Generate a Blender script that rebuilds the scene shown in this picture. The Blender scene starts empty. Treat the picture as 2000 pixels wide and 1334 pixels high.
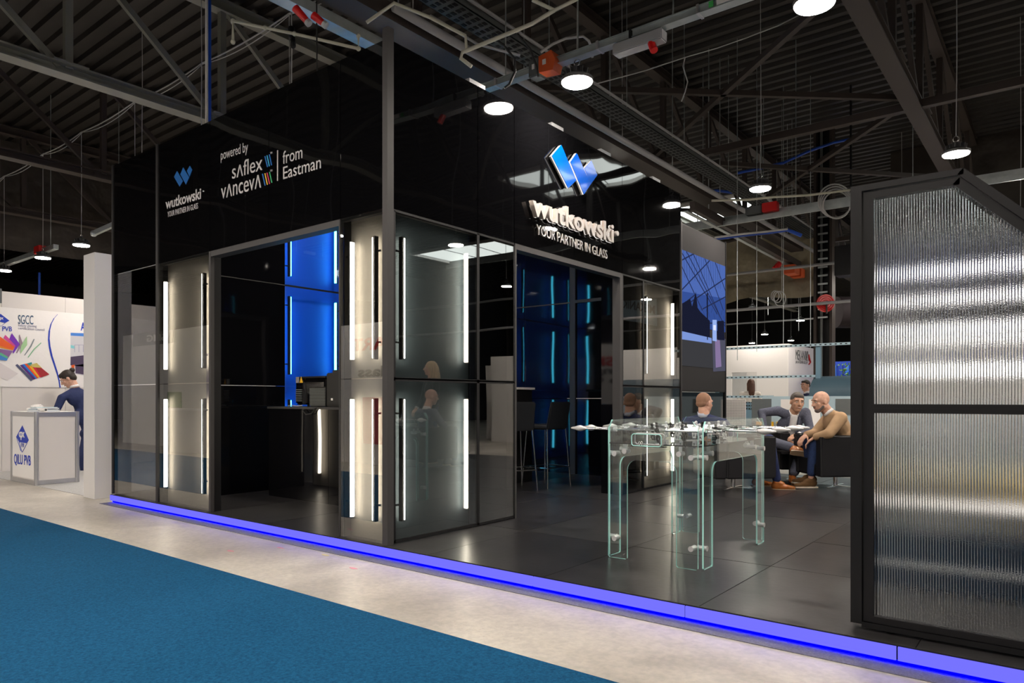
import bpy, bmesh, math, random
from mathutils import Vector, Matrix
SC = bpy.context.scene
COL = SC.collection
RND = random.Random(11)

# ------------------------------------------------------------------ camera, world, exposure
FPX, HZ = 1380.0, 779.5
YAW = math.atan2(.6181, .7861)
CAM = Vector((4.244, -3.799, 1.265))
cd = bpy.data.cameras.new('camera'); cam = bpy.data.objects.new('camera', cd); COL.objects.link(cam)
cam.location = CAM; cam.rotation_euler = (math.pi/2, 0, YAW)
cd.sensor_width = 36; cd.sensor_fit = 'HORIZONTAL'; cd.lens = 36*FPX/2000
cd.shift_y = (HZ-667)/2000
cd.clip_end = 200
SC.camera = cam
wd = bpy.data.worlds.new('world'); SC.world = wd; wd.use_nodes = True
wd.node_tree.nodes['Background'].inputs[0].default_value = (.75, .85, 1, 1)
wd.node_tree.nodes['Background'].inputs[1].default_value = .6
vs = SC.view_settings
vs.view_transform = 'Standard'; vs.look = 'None'; vs.gamma = 1; vs.use_curve_mapping = False
vs.exposure = 0.0
LAMP_E = 360
TUBE_E = 42
BLUE_E = 14

# ------------------------------------------------------------------ pixel measurements -> points on known planes of the hall
UX = (math.cos(YAW), -math.sin(YAW)); UY = (math.sin(YAW), math.cos(YAW))
def _ray(px, py):
    r = (px-1000)/FPX
    return r*UX[0]+UX[1], r*UY[0]+UY[1], -(py-HZ)/FPX
def fz(px, py, z):
    x, y, u = _ray(px, py); t = (z-CAM.z)/u; return Vector((CAM.x+x*t, CAM.y+y*t, z))
def fx(px, py, X=0.):
    x, y, u = _ray(px, py); t = (X-CAM.x)/x; return Vector((X, CAM.y+y*t, CAM.z+u*t))
def fy(px, py, Y=0.):
    x, y, u = _ray(px, py); t = (Y-CAM.y)/y; return Vector((CAM.x+x*t, Y, CAM.z+u*t))
def at(px, py, d):
    x, y, u = _ray(px, py); return Vector((CAM.x+x*d, CAM.y+y*d, CAM.z+u*d))

# ------------------------------------------------------------------ materials
def new_mat(name):
    m = bpy.data.materials.new(name); m.use_nodes = True
    nt = m.node_tree
    for n in list(nt.nodes): nt.nodes.remove(n)
    out = nt.nodes.new('ShaderNodeOutputMaterial')
    return m, nt, out
def mat(name, col, rough=.5, metal=0, ior=1.5, noise=0, nscale=8, bump=0, bscale=40, bdist=.01, wave=0, wscale=1.3, detail=3, coat=0, sheen=0, stretch=None, spec=None):
    m, nt, out = new_mat(name)
    p = nt.nodes.new('ShaderNodeBsdfPrincipled')
    nt.links.new(p.outputs[0], out.inputs[0])
    p.inputs['Base Color'].default_value = (*col, 1)
    p.inputs['Roughness'].default_value = rough
    p.inputs['Metallic'].default_value = metal
    p.inputs['IOR'].default_value = ior
    if spec is not None: p.inputs['Specular IOR Level'].default_value = spec
    if coat: p.inputs['Coat Weight'].default_value = coat
    if sheen: p.inputs['Sheen Weight'].default_value = sheen
    tc = nt.nodes.new('ShaderNodeTexCoord'); src = tc.outputs['Object']
    if stretch:
        mp = nt.nodes.new('ShaderNodeMapping'); mp.inputs['Scale'].default_value = stretch
        nt.links.new(src, mp.inputs[0]); src = mp.outputs[0]
    if noise:
        n = nt.nodes.new('ShaderNodeTexNoise'); n.inputs['Scale'].default_value = nscale; n.inputs['Detail'].default_value = detail+3
        nt.links.new(src, n.inputs['Vector'])
        r = nt.nodes.new('ShaderNodeValToRGB')
        r.color_ramp.elements[0].position = .3; r.color_ramp.elements[1].position = .7
        r.color_ramp.elements[0].color = (*[c*(1-noise) for c in col], 1)
        r.color_ramp.elements[1].color = (*[min(1, c*(1+noise)) for c in col], 1)
        nt.links.new(n.outputs[0], r.inputs[0]); nt.links.new(r.outputs[0], p.inputs['Base Color'])
    if bump or wave:
        n = nt.nodes.new('ShaderNodeTexNoise'); n.inputs['Scale'].default_value = wscale if wave else bscale
        n.inputs['Detail'].default_value = 0 if wave else detail
        nt.links.new(src, n.inputs['Vector'])
        b = nt.nodes.new('ShaderNodeBump'); b.inputs['Strength'].default_value = wave or bump; b.inputs['Distance'].default_value = bdist
        nt.links.new(n.outputs[0], b.inputs['Height']); nt.links.new(b.outputs[0], p.inputs['Normal'])
    return m
def emit(name, col, s):
    m, nt, out = new_mat(name)
    e = nt.nodes.new('ShaderNodeEmission'); e.inputs[0].default_value = (*col, 1); e.inputs[1].default_value = s
    nt.links.new(e.outputs[0], out.inputs[0]); return m
def thin_glass(name, tint, ior, base=0., wave=0, wscale=1.2, gcol=(1, 1, 1), rough=0.):
    m, nt, out = new_mat(name)
    t = nt.nodes.new('ShaderNodeBsdfTransparent'); t.inputs[0].default_value = (*tint, 1)
    g = nt.nodes.new('ShaderNodeBsdfGlossy'); g.inputs['Roughness'].default_value = rough; g.inputs[0].default_value = (*gcol, 1)
    f = nt.nodes.new('ShaderNodeFresnel'); f.inputs[0].default_value = ior
    geo = nt.nodes.new('ShaderNodeNewGeometry')
    # same reflectance from both faces of the sheet
    iorsel = nt.nodes.new('ShaderNodeMath'); iorsel.operation = 'MULTIPLY_ADD'
    iorsel.inputs[1].default_value = (1/ior-ior); iorsel.inputs[2].default_value = ior
    nt.links.new(geo.outputs['Backfacing'], iorsel.inputs[0]); nt.links.new(iorsel.outputs[0], f.inputs[0])
    a = nt.nodes.new('ShaderNodeMath'); a.operation = 'ADD'; a.inputs[1].default_value = base; a.use_clamp = True
    nt.links.new(f.outputs[0], a.inputs[0])
    mx = nt.nodes.new('ShaderNodeMixShader')
    nt.links.new(a.outputs[0], mx.inputs[0]); nt.links.new(t.outputs[0], mx.inputs[1]); nt.links.new(g.outputs[0], mx.inputs[2])
    nt.links.new(mx.outputs[0], out.inputs[0])
    if wave:
        tc = nt.nodes.new('ShaderNodeTexCoord')
        n = nt.nodes.new('ShaderNodeTexNoise'); n.inputs['Scale'].default_value = wscale; n.inputs['Detail'].default_value = 0
        nt.links.new(tc.outputs['Object'], n.inputs['Vector'])
        b = nt.nodes.new('ShaderNodeBump'); b.inputs['Strength'].default_value = wave; b.inputs['Distance'].default_value = .01
        nt.links.new(n.outputs[0], b.inputs['Height']); nt.links.new(b.outputs[0], g.inputs['Normal']); nt.links.new(b.outputs[0], f.inputs['Normal'])
    return m

def concrete_mat():
    m, nt, out = new_mat('polished concrete')
    p = nt.nodes.new('ShaderNodeBsdfPrincipled'); nt.links.new(p.outputs[0], out.inputs[0])
    tc = nt.nodes.new('ShaderNodeTexCoord')
    n1 = nt.nodes.new('ShaderNodeTexNoise'); n1.inputs['Scale'].default_value = 1.1; n1.inputs['Detail'].default_value = 8; n1.inputs['Roughness'].default_value = .6
    n2 = nt.nodes.new('ShaderNodeTexNoise'); n2.inputs['Scale'].default_value = 28; n2.inputs['Detail'].default_value = 6
    vo = nt.nodes.new('ShaderNodeTexVoronoi'); vo.inputs['Scale'].default_value = 55
    for n in (n1, n2, vo): nt.links.new(tc.outputs['Object'], n.inputs['Vector'])
    r1 = nt.nodes.new('ShaderNodeValToRGB'); e = r1.color_ramp.elements
    e[0].position = .3; e[0].color = (.30, .275, .235, 1); e[1].position = .68; e[1].color = (.54, .51, .45, 1)
    nt.links.new(n1.outputs[0], r1.inputs[0])
    r2 = nt.nodes.new('ShaderNodeValToRGB'); e = r2.color_ramp.elements
    e[0].position = .35; e[0].color = (.82, .82, .82, 1); e[1].position = .65; e[1].color = (1.05, 1.04, 1.02, 1)
    nt.links.new(n2.outputs[0], r2.inputs[0])
    mu = nt.nodes.new('ShaderNodeMix'); mu.data_type = 'RGBA'; mu.blend_type = 'MULTIPLY'; mu.inputs[0].default_value = .8
    nt.links.new(r1.outputs[0], mu.inputs[6]); nt.links.new(r2.outputs[0], mu.inputs[7])
    # exposed aggregate: pebbles only where a broad patch mask allows
    r3 = nt.nodes.new('ShaderNodeValToRGB'); e = r3.color_ramp.elements
    e[0].position = .05; e[0].color = (.6, .45, .38, 1); e[1].position = .22; e[1].color = (1, 1, 1, 1)
    nt.links.new(vo.outputs['Distance'], r3.inputs[0])
    n4 = nt.nodes.new('ShaderNodeTexNoise'); n4.inputs['Scale'].default_value = .55; n4.inputs['Detail'].default_value = 2
    nt.links.new(tc.outputs['Object'], n4.inputs['Vector'])
    r4 = nt.nodes.new('ShaderNodeValToRGB'); r4.color_ramp.elements[0].position = .52; r4.color_ramp.elements[1].position = .66
    nt.links.new(n4.outputs[0], r4.inputs[0])
    mu2 = nt.nodes.new('ShaderNodeMix'); mu2.data_type = 'RGBA'; mu2.blend_type = 'MULTIPLY'
    nt.links.new(r4.outputs[0], mu2.inputs[0]); nt.links.new(mu.outputs[2], mu2.inputs[6]); nt.links.new(r3.outputs[0], mu2.inputs[7])
    nt.links.new(mu2.outputs[2], p.inputs['Base Color'])
    rr = nt.nodes.new('ShaderNodeMapRange'); rr.inputs[3].default_value = .28; rr.inputs[4].default_value = .55
    nt.links.new(n1.outputs[0], rr.inputs[0]); nt.links.new(rr.outputs[0], p.inputs['Roughness'])
    b = nt.nodes.new('ShaderNodeBump'); b.inputs['Strength'].default_value = .12; b.inputs['Distance'].default_value = .01
    nt.links.new(n2.outputs[0], b.inputs['Height']); nt.links.new(b.outputs[0], p.inputs['Normal'])
    return m
def carpet_mat(name, c0, c1, sc=60):
    m, nt, out = new_mat(name)
    p = nt.nodes.new('ShaderNodeBsdfPrincipled'); nt.links.new(p.outputs[0], out.inputs[0])
    p.inputs['Roughness'].default_value = 1; p.inputs['Specular IOR Level'].default_value = .1
    tc = nt.nodes.new('ShaderNodeTexCoord')
    n = nt.nodes.new('ShaderNodeTexNoise'); n.inputs['Scale'].default_value = sc; n.inputs['Detail'].default_value = 8; n.inputs['Roughness'].default_value = .75
    nt.links.new(tc.outputs['Object'], n.inputs['Vector'])
    r = nt.nodes.new('ShaderNodeValToRGB'); e = r.color_ramp.elements
    e[0].position = .32; e[0].color = (*c0, 1); e[1].position = .68; e[1].color = (*c1, 1)
    nt.links.new(n.outputs[0], r.inputs[0]); nt.links.new(r.outputs[0], p.inputs['Base Color'])
    b = nt.nodes.new('ShaderNodeBump'); b.inputs['Strength'].default_value = .5; b.inputs['Distance'].default_value = .004
    nt.links.new(n.outputs[0], b.inputs['Height']); nt.links.new(b.outputs[0], p.inputs['Normal'])
    return m

M = {}
M['concrete'] = concrete_mat()
M['carpet'] = carpet_mat('blue needle felt', (.003, .036, .090), (.009, .095, .20))
M['felt'] = carpet_mat('grey felt', (.10, .10, .12), (.2, .2, .23), 90)
M['grey_carpet'] = carpet_mat('light grey felt', (.28, .28, .28), (.5, .5, .49), 90)
M['tile'] = mat('black slate tile', (.019, .018, .020), .30, noise=.35, nscale=5, bump=.15, bscale=22, bdist=.004)
M['tile2'] = mat('black slate tile lighter', (.024, .023, .024), .33, noise=.3, nscale=6, bump=.15, bscale=25, bdist=.004)
M['deck'] = mat('dark painted roof deck', (.014, .011, .009), .55, noise=.4, nscale=1.5)
M['curtain'] = mat('dark smoke curtain', (.035, .028, .022), .6, noise=.3, nscale=1.2, bump=.6, bscale=1.5, bdist=.2)
M['olive'] = mat('olive smoke curtain', (.26, .225, .15), .45, noise=.3, nscale=1.2, bump=.8, bscale=1.8, bdist=.2)
M['hallwall'] = mat('dark hall wall', (.015, .014, .014), .8)
M['truss'] = mat('dark painted steel', (.045, .035, .031), .55, spec=.3)
M['truss_pale'] = mat('grey painted steel', (.20, .20, .17), .5)
M['blackpanel'] = mat('black glass', (.0025, .0025, .003), .025, ior=1.55, wave=.55, wscale=1.35, bdist=.012)
M['blackgloss'] = mat('black gloss', (.003, .003, .004), .04, ior=1.5, wave=.25, wscale=1.5, bdist=.01)
M['tint'] = thin_glass('neutral tinted glass', (.62, .63, .63), 1.75, .02, wave=.1)
M['darktint'] = thin_glass('dark tinted glass', (.36, .36, .36), 1.9, .02, wave=.15)
def translucent(name, col, f):
    m, nt, out = new_mat(name)
    d = nt.nodes.new('ShaderNodeBsdfDiffuse'); d.inputs[0].default_value = (*col, 1)
    t = nt.nodes.new('ShaderNodeBsdfTranslucent'); t.inputs[0].default_value = (*col, 1)
    mx = nt.nodes.new('ShaderNodeMixShader'); mx.inputs[0].default_value = f
    nt.links.new(d.outputs[0], mx.inputs[1]); nt.links.new(t.outputs[0], mx.inputs[2]); nt.links.new(mx.outputs[0], out.inputs[0])
    return m
M['backing'] = translucent('frosted grey backing board', (.34, .315, .28), .0)
M['backing_dark'] = mat('blue grey backing board', (.06, .085, .10), .7)
M['backing_navy'] = mat('dark blue backing board', (.02, .028, .045), .6)
M['alu_dark'] = mat('anthracite aluminium', (.030, .029, .029), .5, spec=.25)
M['alu_grey'] = mat('grey aluminium', (.045, .043, .043), .5, spec=.25)
M['black'] = mat('matt black', (.008, .008, .009), .5, spec=.25)
M['blackframe'] = mat('black powder coat', (.006, .006, .007), .5, spec=.25)
M['white'] = mat('white melamine', (.78, .76, .74), .6)
M['pillar'] = mat('white painted pillar', (.62, .61, .60), .7)
M['offwhite'] = mat('white board', (.66, .63, .60), .55)
M['sheet'] = mat('white banner vinyl', (.80, .78, .76), .5, bump=.25, bscale=6, bdist=.02)
M['alu'] = mat('brushed aluminium', (.55, .55, .56), .35, metal=.8)
M['steel'] = mat('galvanised steel', (.42, .46, .46), .4, metal=.6, noise=.15, nscale=6)
M['chrome'] = mat('chrome', (.8, .8, .8), .14, metal=1)
M['satin'] = mat('satin nickel', (.62, .62, .62), .35, metal=.55)
M['pvc'] = mat('cream pvc pipe', (.50, .49, .40), .5)
M['greypipe'] = mat('grey pipe', (.32, .32, .33), .45)
M['cable'] = mat('pale cable', (.42, .42, .42), .6)
M['blackcable'] = mat('black cable', (.012, .012, .012), .6)
M['bluepipe'] = mat('blue hose', (.01, .07, .45), .4)
M['orange'] = mat('orange plastic', (.65, .10, .02), .5)
M['red'] = mat('red plastic', (.60, .012, .012), .35)
M['darkgrey'] = mat('dark grey plastic', (.10, .11, .11), .5)
M['darkgrey_matt'] = mat('dark duct', (.02, .016, .018), .7, spec=.1)
M['housing'] = mat('lamp housing', (.12, .12, .12), .4, metal=.5)
M['lamp'] = emit('lamp light', (1, .90, .80), LAMP_E)
M['tube'] = emit('warm tube light', (1, .88, .70), TUBE_E)
M['bluetube'] = emit('cyan tube light', (.10, .80, 1), BLUE_E)
M['edge_led'] = emit('blue led edge', (.16, .15, 1), 1.15)
M['deep_led'] = emit('deep blue led', (.0, .0, 1), 26)
M['daylight'] = emit('daylight through roof light', (.93, 1, .95), 5.0)
M['ledwhite'] = emit('white back light', (1, .93, .88), 1.1)
M['letter_side'] = mat('translucent letter side', (.36, .31, .27), .5)
M['vinyl_white'] = mat('pale vinyl lettering', (.50, .48, .48), .5)
M['vinyl_blue'] = mat('blue vinyl', (.0, .12, .42), .4)
M['vinyl_cyan'] = mat('cyan vinyl', (.02, .35, .62), .4)
M['vinyl_yellow'] = mat('yellow vinyl', (.75, .42, .02), .4)
M['vinyl_pink'] = mat('pink vinyl', (.60, .02, .10), .4)
M['vinyl_green'] = mat('green vinyl', (.02, .35, .12), .4)
M['sign_blue'] = mat('blue acrylic', (.0, .085, .55), .08, ior=1.5, coat=.5)
M['letter'] = mat('white acrylic letter', (.46, .43, .41), .4)
M['mirrorletter'] = mat('polished steel letter', (.30, .30, .31), .3, metal=.5)
M['bluewall'] = mat('royal blue backing', (.003, .07, .46), .5)
M['blueglass'] = thin_glass('clear front glass', (.85, .92, 1), 1.5, .0, wave=.1)
M['leather'] = mat('black leather', (.010, .010, .012), .42, bump=.3, bscale=160, bdist=.002)
M['fabric_black'] = mat('black stool leather', (.012, .014, .018), .5)
M['glass'] = thin_glass('clear table glass', (.95, .985, .975), 1.5, .0)
M['glass_edge'] = mat('green glass edge', (.42, .80, .76), .12, ior=1.5, coat=.4)
M['smoke_glass'] = thin_glass('smoked playfield glass', (.35, .36, .4), 1.5, .03)
M['acrylic'] = mat('milky plastic player', (.55, .57, .6), .2)
M['machine'] = mat('blue grey machine paint', (.12, .21, .27), .4)
M['machine_dark'] = mat('dark blue grey machine paint', (.035, .07, .10), .35)
M['machine_pale'] = mat('pale blue machine paint', (.33, .43, .48), .5)
M['rail'] = mat('pale blue perforated rail', (.32, .44, .50), .4)
M['containerblue'] = mat('blue corrugated steel', (.01, .05, .40), .45)
M['skin'] = mat('skin', (.62, .35, .25), .5, noise=.08, nscale=30)
M['skin2'] = mat('tanned skin', (.56, .31, .20), .5, noise=.08, nscale=30)
M['hair'] = mat('dark hair', (.02, .012, .008), .6, bump=.5, bscale=120, bdist=.004)
M['hairgrey'] = mat('greying dark hair', (.10, .085, .075), .65, bump=.5, bscale=120, bdist=.004)
M['hairshort'] = mat('cropped fair hair', (.30, .16, .10), .75, bump=.5, bscale=150, bdist=.003)
M['beard'] = mat('grey stubble', (.14, .11, .10), .9)
M['hairbrown'] = mat('long brown hair', (.09, .035, .018), .55, stretch=(30, 30, 2), noise=.4, nscale=2)
M['navy'] = mat('navy wool', (.012, .022, .085), .85, noise=.15, nscale=60)
M['greyplaid'] = mat('blue grey wool', (.085, .092, .13), .85, noise=.25, nscale=70)
M['beige'] = mat('beige cotton', (.42, .27, .15), .85, noise=.08, nscale=12)
M['jeans'] = mat('dark blue denim', (.012, .03, .10), .85, noise=.2, nscale=60)
M['shirt'] = mat('white shirt', (.72, .70, .70), .75)
M['paleblue'] = mat('pale blue collar', (.45, .5, .62), .75)
M['whitecloth'] = mat('cream jacket', (.70, .66, .60), .8)
M['brogue'] = mat('tan leather shoe', (.32, .10, .02), .25)
M['suede'] = mat('brown suede', (.11, .055, .018), .9)
M['sole'] = mat('pale shoe sole', (.6, .52, .42), .7)
M['solebrown'] = mat('leather sole', (.38, .27, .16), .6)
M['sock'] = mat('dark sock', (.03, .015, .02), .9)
M['eyewhite'] = mat('eye white', (.6, .58, .55), .3)
M['iris'] = mat('dark iris', (.02, .01, .008), .2)
M['lip'] = mat('lips', (.40, .12, .09), .5)
M['printblue'] = mat('print blue', (.004, .035, .42), .6)
M['printtext'] = mat('print grey text', (.33, .33, .45), .6)
M['printteal'] = mat('print dark teal', (.01, .07, .16), .6)
M['drink'] = mat('orange juice', (.75, .30, .01), .3)
M['plant'] = mat('leaf green', (.08, .22, .02), .6)
M['yellow'] = mat('safety yellow', (.7, .38, .01), .5)
def pm(name, c):
    if name not in M: M[name] = mat(name, c, .6)
    return M[name]

# ------------------------------------------------------------------ mesh builder
class MB:
    def __init__(s): s.bm = bmesh.new(); s.mi = 0; s.mats = []
    def use(s, m):
        if m not in s.mats: s.mats.append(m)
        s.mi = s.mats.index(m); return s
    def face(s, vs):
        try: f = s.bm.faces.new(vs); f.material_index = s.mi; return f
        except ValueError: return None
    def hexa(s, P):
        v = [s.bm.verts.new(p) for p in P]
        for q in ((0, 3, 2, 1), (4, 5, 6, 7), (0, 1, 5, 4), (1, 2, 6, 5), (2, 3, 7, 6), (3, 0, 4, 7)): s.face([v[i] for i in q])
        return s
    def box(s, x0, x1, y0, y1, z0, z1):
        return s.hexa([(x0, y0, z0), (x1, y0, z0), (x1, y1, z0), (x0, y1, z0), (x0, y0, z1), (x1, y0, z1), (x1, y1, z1), (x0, y1, z1)])
    def bbox(s, x0, x1, y0, y1, z0, z1, b=.01, seg=2):
        n0 = set(s.bm.verts); s.box(x0, x1, y0, y1, z0, z1)
        nv = [v for v in s.bm.verts if v not in n0]
        ed = list({e for v in nv for e in v.link_edges})
        bmesh.ops.bevel(s.bm, geom=ed, offset=b, segments=seg, affect='EDGES', material=-1)
        return s
    def beam(s, p, q, w, h, up=(0, 0, 1)):
        p, q = Vector(p), Vector(q); d = (q-p).normalized(); u = Vector(up)
        if abs(d.dot(u)) > .98: u = Vector((0, 1, 0))
        r = d.cross(u).normalized(); u = r.cross(d).normalized()
        c = [(-w/2, -h/2), (w/2, -h/2), (w/2, h/2), (-w/2, h/2)]
        return s.hexa([p+r*a+u*b for a, b in c]+[q+r*a+u*b for a, b in c])
    def ibeam(s, p, q, w, h, t=.02):
        p, q = Vector(p), Vector(q); up = Vector((0, 0, 1))
        s.beam(p+up*(h/2), q+up*(h/2), w, t); s.beam(p-up*(h/2), q-up*(h/2), w, t); s.beam(p, q, t, h)
        return s
    def ring(s, c, r, n, a, b):
        return [s.bm.verts.new(c+a*(r*math.cos(2*math.pi*i/n))+b*(r*math.sin(2*math.pi*i/n))) for i in range(n)]
    def tube(s, pts, r, n=8, closed=False, caps=True):
        pts = [Vector(p) for p in pts]; rs = r if isinstance(r, (list, tuple)) else [r]*len(pts)
        rings = []; prev = None; N = len(pts)
        for i, p in enumerate(pts):
            if closed: d = pts[(i+1) % N]-pts[i-1]
            else: d = pts[min(i+1, N-1)]-pts[max(i-1, 0)]
            d.normalize()
            if prev is None:
                a = d.orthogonal().normalized()
            else:
                a = prev-d*prev.dot(d)
                a = a.normalized() if a.length > 1e-5 else d.orthogonal().normalized()
            b = d.cross(a); prev = a
            rings.append(s.ring(p, rs[i], n, a, b))
        m = N if closed else N-1
        for i in range(m):
            A, B = rings[i], rings[(i+1) % N]
            for j in range(n): s.face([A[j], A[(j+1) % n], B[(j+1) % n], B[j]])
        if not closed and caps:
            s.face(rings[0][::-1]); s.face(rings[-1])
        return s
    def cyl(s, p, q, r, n=12, r2=None): return s.tube([p, q], [r, r if r2 is None else r2], n)
    def ball(s, c, r, n=12, rot=None):
        if not isinstance(r, (tuple, list)): r = (r, r, r)
        mt = Matrix.Translation(Vector(c)) @ (rot.to_4x4() if rot else Matrix.Identity(4)) @ Matrix.Diagonal((*r, 1))
        res = bmesh.ops.create_uvsphere(s.bm, u_segments=n, v_segments=max(6, n//2+2), radius=1, matrix=mt)
        for f in {f for v in res['verts'] for f in v.link_faces}: f.material_index = s.mi
        return s
    def capsule(s, p, q, r1, r2, n=12):
        p, q = Vector(p), Vector(q); s.ball(p, r1, n); s.ball(q, r2, n); s.tube([p, q], [r1, r2], n); return s
    def prism(s, pts, off):
        """pts: 3-D polygon, off: offset vector"""
        off = Vector(off); a = [s.bm.verts.new(p) for p in pts]; b = [s.bm.verts.new(Vector(p)+off) for p in pts]
        s.face(a[::-1]); s.face(b); n = len(a)
        for i in range(n): s.face([a[i], a[(i+1) % n], b[(i+1) % n], b[i]])
        return s
    def lathe(s, prof, c, n=24, axis='z'):
        c = Vector(c); rings = []
        for r, z in prof:
            rings.append([s.bm.verts.new(c+Vector((r*math.cos(2*math.pi*i/n), r*math.sin(2*math.pi*i/n), z))) for i in range(n)])
        for A, B in zip(rings, rings[1:]):
            for j in range(n): s.face([A[j], A[(j+1) % n], B[(j+1) % n], B[j]])
        s.face(rings[0][::-1]); s.face(rings[-1]); return s

W = {}
def link(o, parent, local):
    COL.objects.link(o)
    if parent is not None:
        o.parent = parent
        if local: W[o.name] = W[parent.name]
        else: o.matrix_parent_inverse = W[parent.name].inverted(); W[o.name] = Matrix.Identity(4)
    else: W[o.name] = Matrix.Identity(4)
    return o
def finish(name, me, parent, local, recenter=True):
    o = bpy.data.objects.new(name, me)
    link(o, parent, local)
    if parent is None and recenter and len(me.vertices):
        xs = [v.co for v in me.vertices]
        c = Vector(((min(v.x for v in xs)+max(v.x for v in xs))/2, (min(v.y for v in xs)+max(v.y for v in xs))/2, min(v.z for v in xs)))
        me.transform(Matrix.Translation(-c)); o.location = c; W[o.name] = Matrix.Translation(c)
    return o
def obj(name, mb, m=None, parent=None, smooth=False, local=False, auto=None, normals=True):
    me = bpy.data.meshes.new(name)
    if normals: bmesh.ops.recalc_face_normals(mb.bm, faces=mb.bm.faces)
    mb.bm.to_mesh(me); mb.bm.free()
    if mb.mats:
        for k in mb.mats: me.materials.append(k)
    else: me.materials.append(m)
    if smooth:
        for p in me.polygons: p.use_smooth = True
        if auto is not None:
            try: me.set_sharp_from_angle(angle=math.radians(auto))
            except Exception: pass
    return finish(name, me, parent, local)
def tag(o, label=None, cat=None, group=None, kind=None):
    if label: o['label'] = label
    if cat: o['category'] = cat
    if group: o['group'] = group
    if kind: o['kind'] = kind
    return o
def thing(name, label, cat, loc, rz=0, group=None):
    o = bpy.data.objects.new(name, None); COL.objects.link(o); o.empty_display_size = .1
    o.location = loc; o.rotation_euler = (0, 0, rz)
    W[o.name] = Matrix.Translation(Vector(loc)) @ Matrix.Rotation(rz, 4, 'Z')
    return tag(o, label, cat, group)
KIDS = {}
def kids(o): return [c for c in COL.objects if c.parent == o]
def dup(root, loc, rz=None, label=None, group=None, tree=None):
    def cp(o, par):
        c = o.copy(); COL.objects.link(c); mi = o.matrix_parent_inverse.copy(); c.parent = par; c.matrix_parent_inverse = mi
        for k in kids(o): cp(k, c)
        return c
    r = cp(root, None); r.location = loc
    if rz is not None: r.rotation_euler = (0, 0, rz)
    W[r.name] = Matrix.Translation(Vector(loc)) @ Matrix.Rotation(r.rotation_euler.z, 4, 'Z')
    if label: r['label'] = label
    if group: r['group'] = group
    return r
def glyph(ch, bold=0., ext=0., bev=0.):
    cu = bpy.data.curves.new('t', 'FONT'); cu.body = ch; cu.offset = bold; cu.extrude = ext; cu.bevel_depth = bev; cu.resolution_u = 4
    o = bpy.data.objects.new('t', cu); COL.objects.link(o)
    bpy.context.view_layer.update()
    dg = bpy.context.evaluated_depsgraph_get()
    me = bpy.data.meshes.new_from_object(o.evaluated_get(dg))
    bpy.data.objects.remove(o); return me
def text(name, s, p0, p1, cap, n, m, parent=None, bold=0., depth=0.002, slant=0., letters=False, side=None, up=(0, 0, 1)):
    """text laid from p0 to p1 (baseline ends), cap height in metres, n = outward normal"""
    p0, p1, n, up = Vector(p0), Vector(p1), Vector(n).normalized(), Vector(up)
    full = glyph(s, bold, .5)
    xs = [v.co.x for v in full.vertices]; x0, x1 = min(xs), max(xs); dirv = (p1-p0)/(x1-x0); k = cap/.72
    def place(me, dx=0.):
        for v in me.vertices:
            x, y, z = v.co; x += dx
            v.co = p0+dirv*(x-x0+slant*y)+up*(y*k)+n*((z+.5)*depth)
        me.materials.clear(); me.materials.append(m)
        if side:
            me.materials.append(side)
            for p in me.polygons:
                p.material_index = 0 if abs(p.normal.dot(n)) > .7 else 1
        me.update()
    if not letters:
        place(full)
        return finish(name, full, parent, False)
    bpy.data.meshes.remove(full); out = []
    for i, ch in enumerate(s):
        if ch == ' ': continue
        pre = glyph(s[:i+1], bold, .5); a = max(v.co.x for v in pre.vertices); bpy.data.meshes.remove(pre)
        g = glyph(ch, bold, .5); b = max(v.co.x for v in g.vertices)
        place(g, a-b); out.append(finish(name, g, parent, False))
    return out
def evalmesh(o):
    bpy.context.view_layer.update()
    dg = bpy.context.evaluated_depsgraph_get()
    return bpy.data.meshes.new_from_object(o.evaluated_get(dg))

# ================================================================== THE HALL
o = obj('floor', MB().box(-42, 24, -18, 48, -.2, 0), M['concrete']); tag(o, kind='structure')
for nm, b in (('wall_left', (-42.2, -42, -18, 48, 0, 9)), ('wall_right', (24, 24.2, -18, 48, 0, 9)), ('wall_front', (-42, 24, -18.2, -18, 0, 9)), ('wall_back', (-42, 24, 48, 48.2, 0, 9))):
    tag(obj(nm, MB().box(*b), M['hallwall']), kind='structure')
# corrugated roof deck, ribs running along x, with skylight openings left clear
SKY = [(-7.2, -3.6, 18.9, 21.6), (5.6, 9.0, 12.8, 15.2), (14.5, 19.4, 18.9, 21.5), (-20, -17, 24, 27), (-3.2, .4, 30, 33)]
mb = MB(); y = -18.
P = .32
while y < 48:
    segs = [(-42., 24.)]
    for (a, b, c, d) in SKY:
        if y+P > c and y < d:
            ns = []
            for (s0, s1) in segs:
                if a > s0 and b < s1: ns += [(s0, a), (b, s1)]
                else: ns.append((s0, s1))
            segs = ns
    for s0, s1 in segs:
        pr = [(y, 7.98), (y+.03, 7.90), (y+.14, 7.90), (y+.17, 7.98), (y+P, 7.98)]
        for (ya, za), (yb, zb) in zip(pr, pr[1:]):
            mb.face([mb.bm.verts.new(q) for q in ((s0, ya, za), (s1, ya, za), (s1, yb, zb), (s0, yb, zb))])
    y += P
o = obj('ceiling', mb, M['deck'], normals=False); tag(o, kind='structure')
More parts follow.
